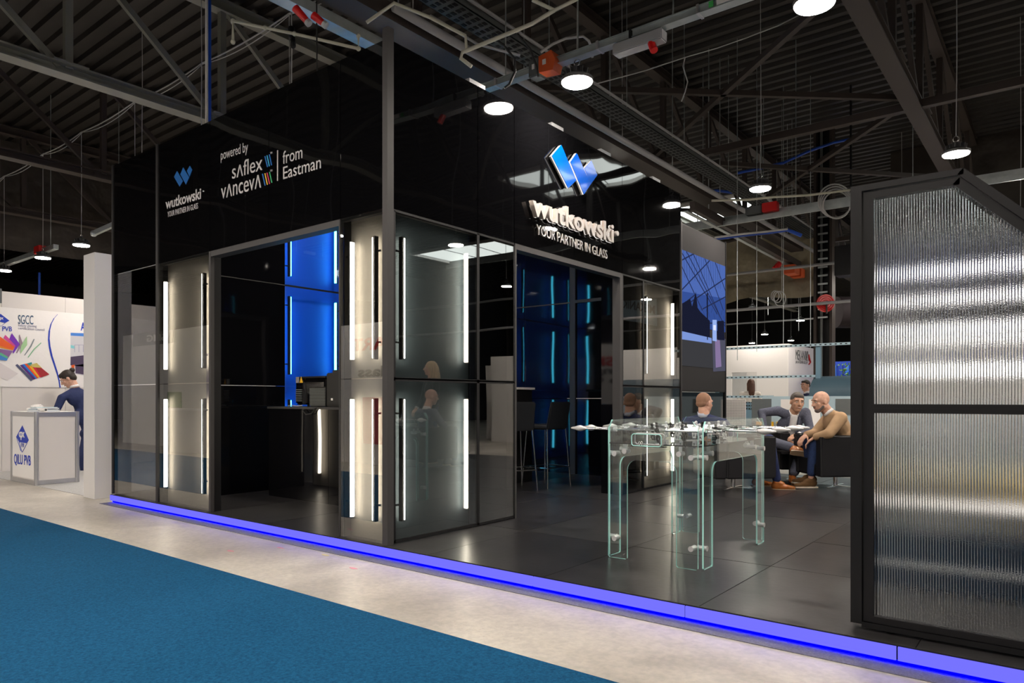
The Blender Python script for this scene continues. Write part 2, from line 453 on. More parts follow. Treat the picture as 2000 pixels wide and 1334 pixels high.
for i, (a, b, c, d) in enumerate(SKY):
    w = thing('window_%d' % (i+1), None, None, ((a+b)/2, (c+d)/2, 7.9)); w['kind'] = 'structure'
    f = MB(); c0, d0 = c-.1, d+.1
    f.box(a-.12, a, c0, d0, 7.85, 8.06).box(b, b+.12, c0, d0, 7.85, 8.06).box(a, b, c0, c0+.12, 7.85, 8.06).box(a, b, d0-.12, d0, 7.85, 8.06)
    obj('window_frame', f, M['white'], w)
    nx = 3
    for j in range(nx):
        x0 = a+(b-a)*j/nx; x1 = a+(b-a)*(j+1)/nx
        obj('pane', MB().box(x0+.03, x1-.03, c, d, 7.96, 7.98), M['daylight'], w)
    for j in range(1, nx): obj('glazing_bar', MB().box(a+(b-a)*j/nx-.03, a+(b-a)*j/nx+.03, c, d, 7.94, 8.00), M['alu'], w)

# trusses along y
def truss(x, y0, y1, m, first=.15, pitch=2.3):
    t = thing('roof_truss', None, None, (x, y0, 5.8)); t['kind'] = 'structure'
    c = MB(); c.beam((x, y0, 5.86), (x, y1, 5.86), .02, .16); c.beam((x, y0, 5.79), (x, y1, 5.79), .24, .025); c.beam((x, y0, 5.93), (x, y1, 5.93), .24, .025)
    obj('bottom_chord', c, m, t)
    obj('top_chord', MB().ibeam((x, y0, 7.78), (x, y1, 7.78), .2, .18), m, t)
    k = math.ceil((y0-first)/pitch)
    while first+k*pitch < y1:
        yy = first+k*pitch
        if abs(yy-2.3) > -1:
            obj('vertical', MB().beam((x, yy, 5.9), (x, yy, 7.75), .10, .10), m, t)
            if yy-pitch > y0: obj('diagonal', MB().beam((x, yy-.12, 5.9), (x, yy-pitch+.1, 7.72), .07, .09), m, t)
            obj('gusset', MB().box(x-.15, x+.15, yy-.22, yy+.22, 5.935, 5.955), m, t)
        k += 1
for x, m in ((-6.8, M['truss_pale']), (-11.4, M['truss']), (-16., M['truss']), (-20.6, M['truss']), (-2.2, M['truss']), (2.35, M['truss']), (6.95, M['truss'])):
    truss(x, -8, 34, m)
# cross beams along x with bracing
for yy in (8.8, 18.0):
    obj_ = tag(obj('trim_1' if yy < 10 else 'trim_2', MB().beam((-16, yy, 5.86), (7, yy, 5.86), .12, .12), M['truss']), kind='structure')
for i, (x0, x1, ya, yb) in enumerate(((-2.2, 2.35, 4.75, 8.8), (2.35, -2.2, 4.75, 8.8), (2.35, 6.95, 4.75, 8.8), (-2.2, 2.35, 8.8, 13.9), (2.35, -2.2, 8.8, 13.9), (-6.8, -2.2, 8.8, 13.9))):
    tag(obj('trim_%d' % (i+3), MB().beam((x0, ya, 5.98), (x1, yb, 5.98), .08, .08), M['truss']), kind='structure')
# big dark service duct along the booth's side wall top, pipes and cable tray
t = thing('service_duct', 'long dark steel trunking hanging just above the booth side wall', 'duct', (-1.0, 2, 4.9))
obj('trunk', MB().box(-1.22, -.92, -1.6, 14.5, 4.95, 5.12), M['truss'], t)
obj('lower_tray', MB().box(-1.42, -1.27, -1.6, 1.1, 4.86, 4.96), M['steel'], t)
for k in range(8): obj('hanger_rod', MB().cyl((-1.07, -1+2.1*k, 5.1), (-1.07, -1+2.1*k, 7.9), .008, 6), M['steel'], t)
o = obj('conduit', MB().tube([(-.80, .8, 5.0), (-.80, 8, 5.0), (-.8, 15, 5.0)], .045, 10), M['greypipe'], smooth=True); tag(o, 'grey conduit pipe running along the dark trunking over the booth', 'pipe')
# perforated cable tray
t = thing('cable_tray', 'dark perforated cable tray carrying a white pipe across the ceiling', 'cable tray', (-.9, 6, 5.45))
tr = MB(); tr.box(-1.05, -.75, .8, 16, 5.40, 5.41).box(-1.05, -1.04, .8, 16, 5.40, 5.47).box(-.76, -.75, .8, 16, 5.40, 5.47)
obj('tray', tr, M['darkgrey'], t)
for k in range(70): pass
sl = MB()
yy = .9
while yy < 16:
    for xx in (-1.0, -.93, -.86, -.80): sl.box(xx-.02, xx+.02, yy, yy+.06, 5.395, 5.399)
    yy += .12
q = obj('tray_slots', sl, M['black'], t); q['kind'] = 'stuff'
obj('white_pipe', MB().tube([(-.68, 1.2, 5.45), (-.68, 16, 5.45)], .02, 8), M['greypipe'], t)
for k in range(8): obj('hanger_rod', MB().cyl((-.9, 1.5+2*k, 5.45), (-.9, 1.5+2*k, 7.9), .006, 6), M['steel'], t)

# lamp row wires and busbars -------------------------------------------------
def wirepts(p, q, sag, n=10):
    p, q = Vector(p), Vector(q); return [p.lerp(q, i/n)-Vector((0, 0, sag*4*(i/n)*(1-i/n))) for i in range(n+1)]
hx = [-15.83, -13.35, -11.3, -8.95, -6.62, -4.25]
mb = MB(); ends = [-18.2]+hx+[-2.0]
for a, b in zip(ends, ends[1:]): mb.tube(wirepts((a, 2.0, 6.62), (b, 2.0, 6.62), .05), .012, 6)
for a, b in zip(ends, ends[1:]): mb.tube(wirepts((a, 2.02, 6.62), (b, 2.02, 6.62), .11), .008, 6)
tag(obj('cable', mb, M['cable'], smooth=True), 'pale cable slung in loops high under the roof on the left', 'cable')
t = thing('busbar', 'galvanised power busbar hanging above the booth corner with orange tap-off box', 'busbar', (1, 2, 4.5))
b = MB(); b.box(-.9, 6.5, 1.97, 2.03, 4.58, 4.64).box(-.9, 6.5, 1.95, 2.05, 4.575, 4.582).box(-.9, 6.5, 1.95, 2.05, 4.638, 4.645)
obj('rail', b, M['steel'], t)
for x in (-.5, .75, 1.1, 1.75, 2.4, 3.3): obj('joint_plate', MB().box(x-.012, x+.012, 1.94, 2.06, 4.57, 4.65), M['alu'] if x != 1.1 else M['black'], t)
tb = MB().use(M['darkgrey']).bbox(-.03, .10, 1.90, 2.04, 4.50, 4.68, .01)
obj('tap_off_box', tb, None, t)
hb = MB(); hb.prism([(.10, 1.90, 4.52), (.27, 1.90, 4.50), (.30, 1.90, 4.60), (.25, 1.90, 4.70), (.10, 1.90, 4.68)], (0, .14, 0))
ob = obj('orange_cover', hb, M['orange'], t)
obj('notice_sticker', MB().box(.15, .19, 1.893, 1.899, 4.58, 4.63), M['white'], ob)
obj('notice_sticker', MB().box(.02, .05, 1.893, 1.899, 4.57, 4.62), M['white'], t)
obj('green_sticker', MB().box(1.85, 1.89, 1.944, 1.949, 4.585, 4.635), pm('sticker green', (.05, .4, .08)), t)
obj('white_sticker', MB().box(1.92, 2.05, 1.944, 1.949, 4.585, 4.635), M['white'], t)
sb = obj('socket_box', MB().bbox(.92, 1.42, 1.93, 2.05, 4.46, 4.56, .01), M['greypipe'], t)
obj('red_plug', MB().cyl((1.3, 1.97, 4.47), (1.34, 1.95, 4.38), .035, 10), M['red'], sb)
for x in (-.4, .5, 1.5, 2.7, 4, 5.5): obj('hanger_rod', MB().cyl((x, 2, 4.64), (x, 2, 7.9), .007, 6), M['steel'], t)
t = thing('busbar', 'long galvanised busbar crossing behind the screen with a red box on it', 'busbar', (0, 9.7, 4.8))
b = MB(); b.box(-2.2, 8.5, 9.63, 9.79, 4.73, 4.75).box(-2.2, 8.5, 9.75, 9.79, 4.75, 4.86).box(-2.2, 8.5, 9.63, 9.67, 4.66, 4.73)
obj('rail', b, M['steel'], t)
obj('red_box', MB().bbox(-.28, .0, 9.55, 9.70, 4.78, 4.95, .01), M['red'], t)
obj('grey_box', MB().bbox(-.6, -.3, 9.57, 9.72, 4.78, 4.93, .01), M['darkgrey'], t)
for x in (-1.5, .3, 2.2, 4.2, 6.2): obj('hanger_rod', MB().cyl((x, 9.7, 4.8), (x, 9.7, 7.9), .007, 6), M['steel'], t)

# pendant lamps ---------------------------------------------------------------
def make_lamp(x, y, z=4.35, top=6.62):
    t = thing('pendant_lamp', '', 'lamp', (x, y, z))
    h = MB(); h.lathe([(.155, .0), (.16, .03), (.13, .05), (.075, .08), (.07, .13), (.03, .15)], (x, y, z))
    obj('housing', h, M['housing'], t, smooth=True, auto=40)
    fins = MB()
    for k in range(12):
        a = k*math.pi/6; fins.beam((x+.06*math.cos(a), y+.06*math.sin(a), z+.1), (x+.12*math.cos(a), y+.12*math.sin(a), z+.085), .008, .05)
    obj('cooling_fins', fins, M['housing'], t)
    obj('diffuser', MB().cyl((x, y, z-.012), (x, y, z+.002), .145, 20), M['lamp'], t)
    obj('hanging_ring', MB().tube([(x+.035*math.cos(a), y, z+.19+.035*math.sin(a)) for a in [i*math.pi/5 for i in range(10)]], .007, 6, closed=True), M['chrome'], t)
    obj('hanging_cable', MB().tube([(x, y, z+.22), (x+.01, y, z+1.2), (x, y, top)], .006, 6), M['cable'], t)
    return t
proto = make_lamp(-11.3, 2.0)
proto['label'] = 'pendant lamp hanging just above the white column on the left'
proto['group'] = 'round high bay pendant lamps'
vis = [(.49, 2., 'bright round pendant lamp beside the orange box above the glass football table'),
       (-13.35, 2., 'pendant lamp by the red socket box, left of the white column'),
       (-15.83, 2., 'pendant lamp cut by the left edge of the photograph'),
       (2.69, 2., 'brightest pendant lamp at the top edge, right of the busbar'),
       (3.14, 6.65, 'pendant lamp glowing just above the ribbed glass screen'),
       (.70, 6.6, 'tilted pendant lamp above the skylight near the booth roof edge'),
       (-2.08, 16.1, 'pendant lamp with white cable coil hanging before the olive curtain'),
       (-4.2, 20.2, 'far pendant lamp left of the coiled cable, below the olive curtain'),
       (-1.9, 20.4, 'far pendant lamp in front of the red hose reel'),
       (-7.1, 30.1, 'small far pendant lamp above the middle of the white booth'),
       (-7.2, 34.5, 'tiny far pendant lamp over the dark-lettered booth corner'),
       (-9.4, 34.9, 'tiny far pendant lamp over the left of the white booth'),
       (-2.5, 34.5, 'tiny far pendant lamp beside the dark pillar')]
hid = [(-1.8, 2.), (-4.25, 2.), (-6.62, 2.), (-8.95, 2.), (5.0, 2.), (7.3, 2.), (9.6, 2.), (5.4, 6.65), (7.7, 6.65), (-1.6, 6.6), (-3.9, 6.6), (-10.8, 6.6), (-13.1, 6.6), (-18.1, 2.), (-20.4, 2.), (-22.7, 2),
       (.5, -2.7), (2.8, -2.7), (5.1, -2.7), (7.4, -2.7), (-1.8, -2.7), (-4.2, -4.1), (-6.6, -4.6), (-9., -5.2), (-11.3, -5.6), (-13.6, -6.2),
       (.5, -7.3), (4, -7.3), (-4, -7.8), (-8, -8.2), (-13, -8.6),
       (3.6, 11.3), (5.9, 11.3), (7.8, 11.3), (3.5, 16), (6, 16), (1, 16), (3.4, 21), (1, 25), (-4, 25), (-16, 6.6), (-12, 11.3), (-16, 11.3)]
proto2 = make_lamp(-2.08, 16.1, top=7.9); proto2['label'] = vis[6][2]; proto2['group'] = proto['group']
vis.pop(6)
for x, y, l in vis: dup(proto if y == 2 and x < 0 else proto2, (x, y, 4.35), label=l)
for i, (x, y) in enumerate(hid):
    dup(proto if y == 2 and x < 0 else proto2, (x, y, 4.35), label='round high bay pendant lamp out of direct view, seen only mirrored in the dark glass')

# ================================================================== GROUND COVERINGS
mb = MB(); mb.box(-40, 14, -4.05, -1.04, 0, .006)
tag(obj('aisle_carpet', mb, M['carpet']), 'broad blue needle felt carpet laid along the aisle', 'carpet')
tag(obj('underlay_strip', MB().box(-4.97, 12, -.165, -.02, 0, .004), M['felt']), 'narrow grey felt strip at the foot of the lit platform edge', 'carpet')
tag(obj('booth_carpet', MB().box(-10.3, -5.76, .0, 6, 0, .006), M['grey_carpet']), 'light grey carpet of the neighbouring white booth', 'carpet')

# ================================================================== PLATFORM
pf = thing('platform', 'low black tiled exhibition platform with glowing blue edge', 'platform', (2, 3, 0))
obj('subframe', MB().box(-3.9, 8.4, .02, 7.5, .0, .085), M['black'], pf)
xs = [.475+1.07*k for k in range(-5, 8)]; ys = [-.035, 1.19]+[1.19+1.055*k for k in range(1, 7)]
for i in range(len(xs)-1):
    for j in range(len(ys)-1):
        a, b, c, d = xs[i]+.0025, xs[i+1]-.0025, ys[j]+.0025, ys[j+1]-.0025
        h = RND.uniform(-.0006, .0006)
        obj('floor_tile', MB().box(a, b, c, d, .086, .1+h), M['tile'] if RND.random() < .6 else M['tile2'], pf)
sx = -4.95
while sx < 8.3:
    obj('edge_light', MB().box(sx+.004, min(sx+1.066, 8.4), -.052, -.040, .03, .094), M['edge_led'], pf)
    sx += 1.07
obj('under_light', MB().box(-4.95, 8.4, -.020, -.012, .008, .024), M['deep_led'], pf)
obj('edge_channel', MB().box(-4.97, 8.4, -.038, -.022, .028, .098), M['black'], pf)
tag(obj('plinth', MB().box(-4.96, -3.9, -.01, .3, 0, .095), M['black']), 'black plinth under the leftmost tinted glass pane', 'plinth')

# ================================================================== BOOTH FRONT WALL (y = 0)
ZT, ZM, Z0 = 4.13, 2.785, .101
fw = thing('front_wall', 'black glass front wall of the booth, with lit bays and wide opening', 'wall', (-2.5, 0, .1))
jx = [-4.969, -3.833, -2.702, -1.644, -.588, -.045]
for a, b in zip(jx, jx[1:]):
    obj('black_panel', MB().box(a+.004, b-.004, 0, .012, ZM+.006, ZT), M['blackpanel'], fw)
M['lefttint'] = thin_glass('smoky left glass', (.5, .5, .5), 1.9, .02, wave=.15)
for a, b, m in ((-4.969, -3.833, 'lefttint'), (-3.833, -2.702, 'tint'), (-.588, -.045, 'tint')):
    for z0, z1 in ((Z0, 1.43), (1.436, ZM)):
        obj('glass_pane', MB().box(a+.006, b-.006, 0, .008, z0, z1), M[m], fw)
for x, w in ((-4.985, .03), (-3.833, .045)):
    obj('post', MB().box(x-w/2, x+w/2, -.012, .05, Z0, ZT+.01), M['alu_dark'], fw)
obj('rail', MB().box(-4.97, -.045, .013, .05, ZT-.05, ZT), M['alu_dark'], fw)
obj('rail', MB().box(-3.81, -.045, .013, .05, ZM-.02, ZM+.02), M['alu_dark'], fw)
# opening frame
obj('jamb', MB().box(-2.715, -2.680, -.005, .035, Z0, ZM), M['alu_grey'], fw)
obj('jamb', MB().box(-.605, -.589, -.005, .035, Z0, ZM), M['alu_dark'], fw)
obj('header', MB().box(-2.675, -.605, -.005, .10, ZM-.055, ZM), M['alu_grey'], fw)
# light-box backs
obj('backing', MB().box(-3.81, -2.715, .105, .12, Z0, ZM), M['backing'], fw)
obj('backing', MB().box(-.575, -.05, .105, .12, Z0, ZM), M['backing'], fw)
obj('side_cheek', MB().box(-3.83, -3.812, .055, .12, Z0, ZM), M['black'], fw)
obj('side_cheek', MB().box(-2.714, -2.700, .036, .12, Z0, ZM), M['black'], fw)
obj('side_cheek', MB().box(-.588, -.578, .036, .12, Z0, ZM), M['black'], fw)
# corner post and its twin edges
cp = MB(); cp.box(-.048, .012, -.012, .055, Z0, ZT+.09)
tag(obj('corner_post', cp, M['alu_grey']), 'tall grey aluminium post at the booth corner, rising above the panels', 'post')

# side wall (x = 0)
sw = thing('side_wall', 'black glass side wall of the booth carrying the raised blue and white sign', 'wall', (0, 2.7, .1))
jy = [.06, 1.091, 1.635, 2.695, 3.76, 4.30, 5.385]
for a, b in zip(jy, jy[1:]):
    obj('black_panel', MB().box(-.012, 0, a+.004, b-.004, ZM+.006, ZT), M['blackpanel'], sw)
for a, b, m in ((.06, 1.091, 'tint'), (1.091, 1.635, 'darktint'), (3.76, 4.30, 'darktint'), (4.30, 5.385, 'tint')):
    for z0, z1 in ((Z0+.03, 1.43), (1.436, ZM-.01)):
        obj('glass_pane', MB().box(-.008, 0, a+.012, b-.012, z0, z1), M[m], sw)
        fr = MB(); t_ = .022
        fr.box(-.02, .003, a, a+t_, z0-.02, z1+.005).box(-.02, .003, b-t_*.6, b, z0-.02, z1+.005).box(-.02, .003, a, b, z0-.025, z0).box(-.02, .003, a, b, z1-.006, z1+.012)
        obj('pane_frame', fr, M['blackframe'], sw)
obj('rail', MB().box(-.05, -.013, .06, 5.385, ZT-.05, ZT), M['alu_dark'], sw)
obj('rail', MB().box(-.05, -.013, .06, 5.385, ZM-.02, ZM+.02), M['alu_dark'], sw)
obj('jamb', MB().box(-.10, .005, 1.640, 1.665, Z0, ZM), M['alu_grey'], sw)
obj('jamb', MB().box(-.10, .005, 3.70, 3.76, Z0, ZM), M['alu_grey'], sw)
obj('header', MB().box(-.10, .005, 1.665, 3.70, ZM-.055, ZM), M['alu_grey'], sw)
obj('backing', MB().box(-.12, -.105, .13, 1.08, Z0, ZM), M['backing_dark'], sw)
obj('backing', MB().box(-.12, -.105, 1.10, 1.64, Z0, ZM), M['backing_navy'], sw)
obj('backing', MB().box(-.12, -.105, 4.31, 5.38, Z0, ZM), M['backing'], sw)
obj('backing', MB().box(-.12, -.105, 3.78, 4.29, Z0, ZM), M['backing_navy'], sw)
obj('end_panel', MB().box(-.29, 0, 5.385, 5.40, Z0, ZM), M['blackgloss'], sw)
for yy in (1.0, 2.3, 3.3, 4.6):
    obj('top_bracket', MB().box(-.10, -.02, yy, yy+.22, ZT, ZT+.05), M['alu'], sw)

# the storage block behind the booth corner and the rear block: closed black glass boxes
sb = thing('storage_block', 'black glass storage block behind the lit corner of the booth', 'partition', (-.42, .95, .1))
obj('rear_panel', MB().box(-.588, -.576, .125, 1.64, Z0, ZM), M['blackgloss'], sb)
obj('end_panel', MB().box(-.576, -.10, 1.645, 1.657, Z0, ZM), M['blackgloss'], sb)
rb = thing('rear_block', 'black glass block behind the far lit bay of the side wall', 'partition', (-.3, 4.6, .1))
obj('left_panel', MB().box(-.30, -.29, 3.77, 5.38, Z0, ZM), M['blackgloss'], rb)
obj('front_panel', MB().box(-.29, -.11, 3.765, 3.775, Z0, ZM), M['blackgloss'], rb)

# interior walls
lw = thing('partition_wall', 'dark glass inner partition wall seen through the front opening', 'wall', (-3.8, .8, .1))
for z0, z1 in ((Z0, 1.43), (1.436, 2.75), (2.756, 4.1)):
    obj('glass_panel', MB().box(-3.80, -3.79, .28, 1.62, z0, z1), M['blackgloss'], lw)
obj('trim_rail', MB().box(-3.79, -3.785, .28, 1.62, 2.748, 2.758), M['alu_grey'], lw)
bw = thing('blue_wall', 'glowing blue glass wall with cyan tube lights inside the booth', 'wall', (-3.9, 3.5, .1))
obj('backing', MB().box(-4.0, -3.98, 1.62, 5.45, Z0, 4.1), M['bluewall'], bw)
ysp = [1.63, 2.9, 4.17, 5.44]
for a, b in zip(ysp, ysp[1:]):
    for z0, z1 in ((Z0, 1.43), (1.436, 2.74), (2.765, 4.1)):
        obj('glass_panel', MB().box(-3.80, -3.792, a+.005, b-.005, z0, z1), M['blueglass'], bw)
obj('trim_rail', MB().box(-3.80, -3.785, 1.63, 5.44, 2.742, 2.764), M['black'], bw)
obj('added_light_block', MB().box(-4.0, -2.7, .3, 5.45, 4.105, 4.13), M['black'], bw)  # unseen panel added to stop the cyan tube light spilling up to the roof
kw = thing('mirror_wall', 'dark mirror glass back wall with teal door frame inside the booth', 'wall', (-2.4, 5.45, .1))
kx = [-3.8, -2.75, -1.80, -1.04, -.02]
for a, b in zip(kx, kx[1:]):
    for z0, z1 in ((Z0, 1.27), (1.28, 2.765), (2.78, 4.1)):
        obj('glass_panel', MB().box(a+.003, b-.003, 5.45, 5.46, z0, z1), M['blackmirror'] if 'blackmirror' in M else M['blackgloss'], kw)
obj('door_post', MB().box(-1.86, -1.76, 5.42, 5.45, Z0, 4.05), M['alu_grey'], kw)
obj('door_rail', MB().box(-1.76, -.30, 5.42, 5.45, 2.755, 2.80), M['alu_grey'], kw)

# ------------------------------------------------------------------ tube lights
def tube_light(label, p, z0, z1, face, m='tube', group='vertical light tubes behind the booth glass', back=(0, 1)):
    """face = direction (unit x/y) the light shines to; back = direction of the backing board"""
    x, y = p; f = Vector((face[0], face[1], 0)); b = Vector((back[0], back[1], 0))
    t = thing('tube_light', label, 'light', (x, y, z0), group=group)
    def bx(o, wf, wb, za, zb):
        c = Vector((x, y, 0))+f*o[0]+b*o[1]
        hx = abs(f.x)*wf+abs(b.x)*wb; hy = abs(f.y)*wf+abs(b.y)*wb
        return MB().box(c.x-hx/2, c.x+hx/2, c.y-hy/2, c.y+hy/2, za, zb)
    obj('diffuser', bx((.006, 0), .014, .034, z0, z1), M[m], t)
    obj('profile', bx((-.012, 0), .020, .040, z0-.01, z1+.01), M['alu_dark'], t)
    for zz in (z0+.12, z1-.12): obj('bracket', bx((-.045, .0), .05, .012, zz, zz+.015), M['black'], t)
    return t
YB = .05
lows, ups = (.275, 1.262), (1.60, 2.585)
for nm, (z0, z1) in (('lower', lows), ('upper', ups)):
    tube_light(nm+' warm light tube at the left of the leftmost lit bay', (fy(323, 600, YB).x, YB), z0, z1, (1, 0))
    tube_light(nm+' warm light tube at the right of the leftmost lit bay', (fy(398, 600, YB).x, YB), z0, z1, (-1, 0))
    tube_light(nm+' broad light tube left of the corner post, front face', (fy(687, 600, YB).x, YB), z0, z1, (1, 0))
    tube_light(nm+' thin light tube right beside the corner post, front face', (fy(732, 600, YB).x, YB), z0, z1, (-1, 0))
    tube_light(nm+' thin light tube just right of the corner post, side face', (-YB, fx(786, 600, -YB).y), z0, z1, (0, 1), back=(-1, 0))
    tube_light(nm+' broad light tube in the middle of the side face', (-YB, fx(911, 600, -YB).y), z0, z1, (0, -1), back=(-1, 0))
    tube_light(nm+' thin light tube of the far bay beyond the side doorway', (-YB, fx(1261, 600, -YB).y), z0, z1, (0, 1), back=(-1, 0))
    tube_light(nm+' broad light tube of the far bay next to the screen', (-YB, fx(1314, 600, -YB).y), z0, z1, (0, -1), back=(-1, 0))
for nm, (z0, z1) in (('lower', lows), ('upper', ups)):
    tube_light(nm+' warm tube on the inner back of the leftmost lit bay', (-3.62, .17), z0, z1, (1, 0), group='warm tubes on the inner walls of the booth', back=(0, -1))
    tube_light(nm+' warm tube at the front of the storage block, facing the blue wall', (-.635, .62), z0, z1, (0, 1), group='warm tubes on the inner walls of the booth', back=(1, 0))
    tube_light(nm+' warm tube at the rear of the storage block, facing the blue wall', (-.635, 1.45), z0, z1, (0, -1), group='warm tubes on the inner walls of the booth', back=(1, 0))
for k, yy in enumerate((1.75, 2.50, 3.05, 4.05, 4.4, 5.3)):
    for nm, (z0, z1) in (('lowest', (.3, 1.25)), ('middle', (1.60, 2.62)), ('top', (2.90, 3.72))):
        tube_light('%s cyan light tube, %s along the blue wall inside the booth' % (nm, ['first', 'second', 'third', 'fourth', 'fifth', 'last'][k]), (-3.87, yy), z0, z1, (0, 1 if k % 2 == 0 else -1), 'bluetube', 'cyan light tubes of the blue wall', back=(-1, 0))

# ------------------------------------------------------------------ vinyl lettering on the front wall
def c2(x, y): return fy(200+x/3.176, 200+y/3.176, -.003)
yn = (0, -1, 0)
def poly_part(name, pts, m, parent, off=(0, -.002, 0)): return obj(name, MB().prism(pts, off), m, parent)
lg = thing('wall_logo', 'small blue and white company logo printed on the second front panel', 'logo', c2(480, 600))
for P_ in (((445, 462), (464, 425), (500, 488), (480, 523)), ((484, 447), (502, 403), (539, 465), (519, 510)), ((525, 425), (543, 393), (558, 418), (541, 462))):
    poly_part('emblem_piece', [c2(*p) for p in P_], M['vinyl_blue'], lg)
text('lettering', 'wutkowski', c2(393, 662), c2(612, 596), .115, yn, M['vinyl_white'], lg, bold=.02)
poly_part('registered_dot', [c2(627+5*math.cos(a), 551+5*math.sin(a)) for a in [i*math.pi/4 for i in range(8)]], M['vinyl_white'], lg)
text('lettering', 'YOUR PARTNER IN GLASS', c2(405, 712), c2(593, 658), .062, yn, M['vinyl_white'], lg)
ps = thing('sponsor_lettering', 'white supplier lettering with coloured stripes printed across two front panels', 'lettering', c2(1000, 500))
text('lettering', 'powered by', c2(735, 357), c2(903, 303), .10, yn, M['vinyl_white'], ps)
def word(s, p0, p1, cap, lam):
    text('lettering', s, p0, p1, cap, yn, M['vinyl_white'], ps)
word('s\u028cflex', c2(805, 475), c2(993, 418), .155, 1)
word('v\u028cncev\u028c', c2(737, 600), c2(985, 528), .17, 1)
text('lettering', 'from', c2(1120, 383), c2(1241, 345), .12, yn, M['vinyl_white'], ps)
text('lettering', 'Eastman', c2(1122, 477), c2(1356, 408), .118, yn, M['vinyl_white'], ps)
text('lettering', 'TM', c2(1041, 322), c2(1054, 318), .02, yn, M['vinyl_white'], ps)
text('lettering', 'TM', c2(1041, 432), c2(1054, 428), .02, yn, M['vinyl_white'], ps)
poly_part('divider_line', [c2(1084, 298), c2(1090, 296), c2(1090, 486), c2(1084, 488)], M['vinyl_white'], ps)
for (x0, y0, x1, y1, m) in ((1006, 335, 1022, 402, 'vinyl_blue'), (1019, 330, 1033, 397, 'vinyl_cyan'), (1033, 324, 1047, 391, 'vinyl_blue'),
                            (991, 445, 1007, 517, 'vinyl_blue'), (1006, 441, 1021, 512, 'vinyl_yellow'), (1019, 437, 1035, 507, 'vinyl_pink'), (1034, 432, 1049, 500, 'vinyl_green')):
    poly_part('colour_stripe', [c2(x0, y0), c2(x0+6, y0-2), c2(x1+6, y1-2), c2(x1, y1)], M[m], ps)

# ------------------------------------------------------------------ raised sign on the side wall
def c4(x, y, X=.055): return fx(1000+x/5.13, 260+y/5.13, X)
sg = thing('raised_sign', 'raised illuminated sign with three blue slanted blocks and white letters', 'sign', c4(600, 900, .0))
for P_ in (((495, 118), (645, 473), (565, 551), (402, 228)), ((650, 200), (790, 512), (722, 614), (588, 290)), ((797, 275), (856, 420), (790, 512), (728, 352))):
    pts = [c4(*p) for p in P_]
    e = obj('emblem_block', MB().prism([p-Vector((.006, 0, 0)) for p in pts], (.006, 0, 0)), M['sign_blue'], sg)
    obj('light_edge', MB().prism([p-Vector((.020, 0, 0)) for p in pts], (.013, 0, 0)), M['ledwhite'], e)
    obj('back_shell', MB().prism([p-Vector((.038, 0, 0)) for p in pts], (.017, 0, 0)), M['letter'], e)
    mid = sum(pts, Vector())/4
    obj('spacer', MB().cyl((.0, mid.y, mid.z), (.018, mid.y, mid.z), .015, 8), M['alu'], e)
def sign_text(s, p0, p1, cap, X0, X1, m, side, bold):
    p0, p1 = Vector(p0), Vector(p1); p0.x = p1.x = X0
    return text('letter', s, p0, p1, cap, (1, 0, 0), m, sg, bold=bold, depth=X1-X0, letters=True, side=side)
sign_text('wutkowski', c4(208, 812, .07), c4(1022, 1093, .07), .215, .02, .07, M['letter'], M['letter_side'], .022)
sign_text('wutkowski', c4(208, 812, .07), c4(1022, 1093, .07), .215, .030, .038, M['ledwhite'], M['ledwhite'], .026)
d_ = c4(1060, 1005, .07)
obj('registered_dot', MB().cyl((.02, d_.y, d_.z), (.07, d_.y, d_.z), .03, 16), M['letter'], sg, smooth=True, auto=40)
sign_text('YOUR PARTNER IN GLASS', c4(250, 1010, .03), c4(957, 1262, .03), .105, .018, .03, M['mirrorletter'], M['letter_side'], .0)

# ------------------------------------------------------------------ screen at the end of the side wall
sc = thing('led_screen', 'tall dark display panel showing a blue factory hall picture', 'screen', (-.05, 6.24, 1.37))
obj('cabinet', MB().box(-.09, -.012, 5.42, 7.07, 1.372, 3.735), M['black'], sc)
obj('display_face', MB().box(-.012, -.006, 5.44, 7.05, 1.385, 3.72), mat('dark display face', (.030, .029, .030), .7, spec=.08), sc)
obj('side_trim', MB().box(-.10, .012, 5.400, 5.425, .1, 3.76), M['alu_grey'], sc)
obj('side_trim', MB().box(-.10, .004, 7.052, 7.075, .1, 3.75), M['blackframe'], sc)
obj('base_cabinet', MB().box(-.5, -.02, 5.43, 7.05, .1, 1.365), M['blackgloss'], sc)
def SP(u, v, e=0): return (-.005+e, 5.44+1.61*u, 3.36-1.27*v)   # picture coordinates 0..1
def emp(n, c, s=1.):
    if n not in M: M[n] = emit(n, c, s)
    return M[n]
def spic(pts, m, e): return obj('picture_area', MB().prism([SP(u, v, e) for u, v in pts], (.0006, 0, 0)), m, sc)
spic([(0, 0), (1, 0), (1, .46), (0, .46)], emp('screen sky blue', (.10, .19, .60), .75), 0)
spic([(0, .46), (1, .40), (1, .82), (0, .82)], emp('screen blue wall', (.045, .10, .38), .8), .0008)
spic([(0, .70), (.3, .60), (.62, .72), (.62, .96), (0, .94)], emp('screen dark machine', (.01, .012, .03), 1), .0016)
spic([(0, .90), (.66, .92), (.66, .985), (0, .99)], emp('screen pale floor', (.25, .38, .85), .8), .0024)
spic([(0, .99), (.68, .985), (.7, 1.28), (0, 1.28)], emp('screen floor dark', (.045, .045, .05), 1), .0024)
spic([(.66, .93), (1, .90), (1, 1.30), (.7, 1.32)], emp('screen floor light', (.10, .10, .15), .8), .0016)
spic([(.0, .60), (.18, .52), (.22, .60), (.30, .42), (.34, .60), (.5, .70), (.62, .72), (.6, .80), (0, .74)], M['screen dark machine'], .0024)
spic([(.70, .76), (.76, .755), (.76, .82), (.70, .82)], emp('screen cab white', (.75, .8, 1), 1), .004)
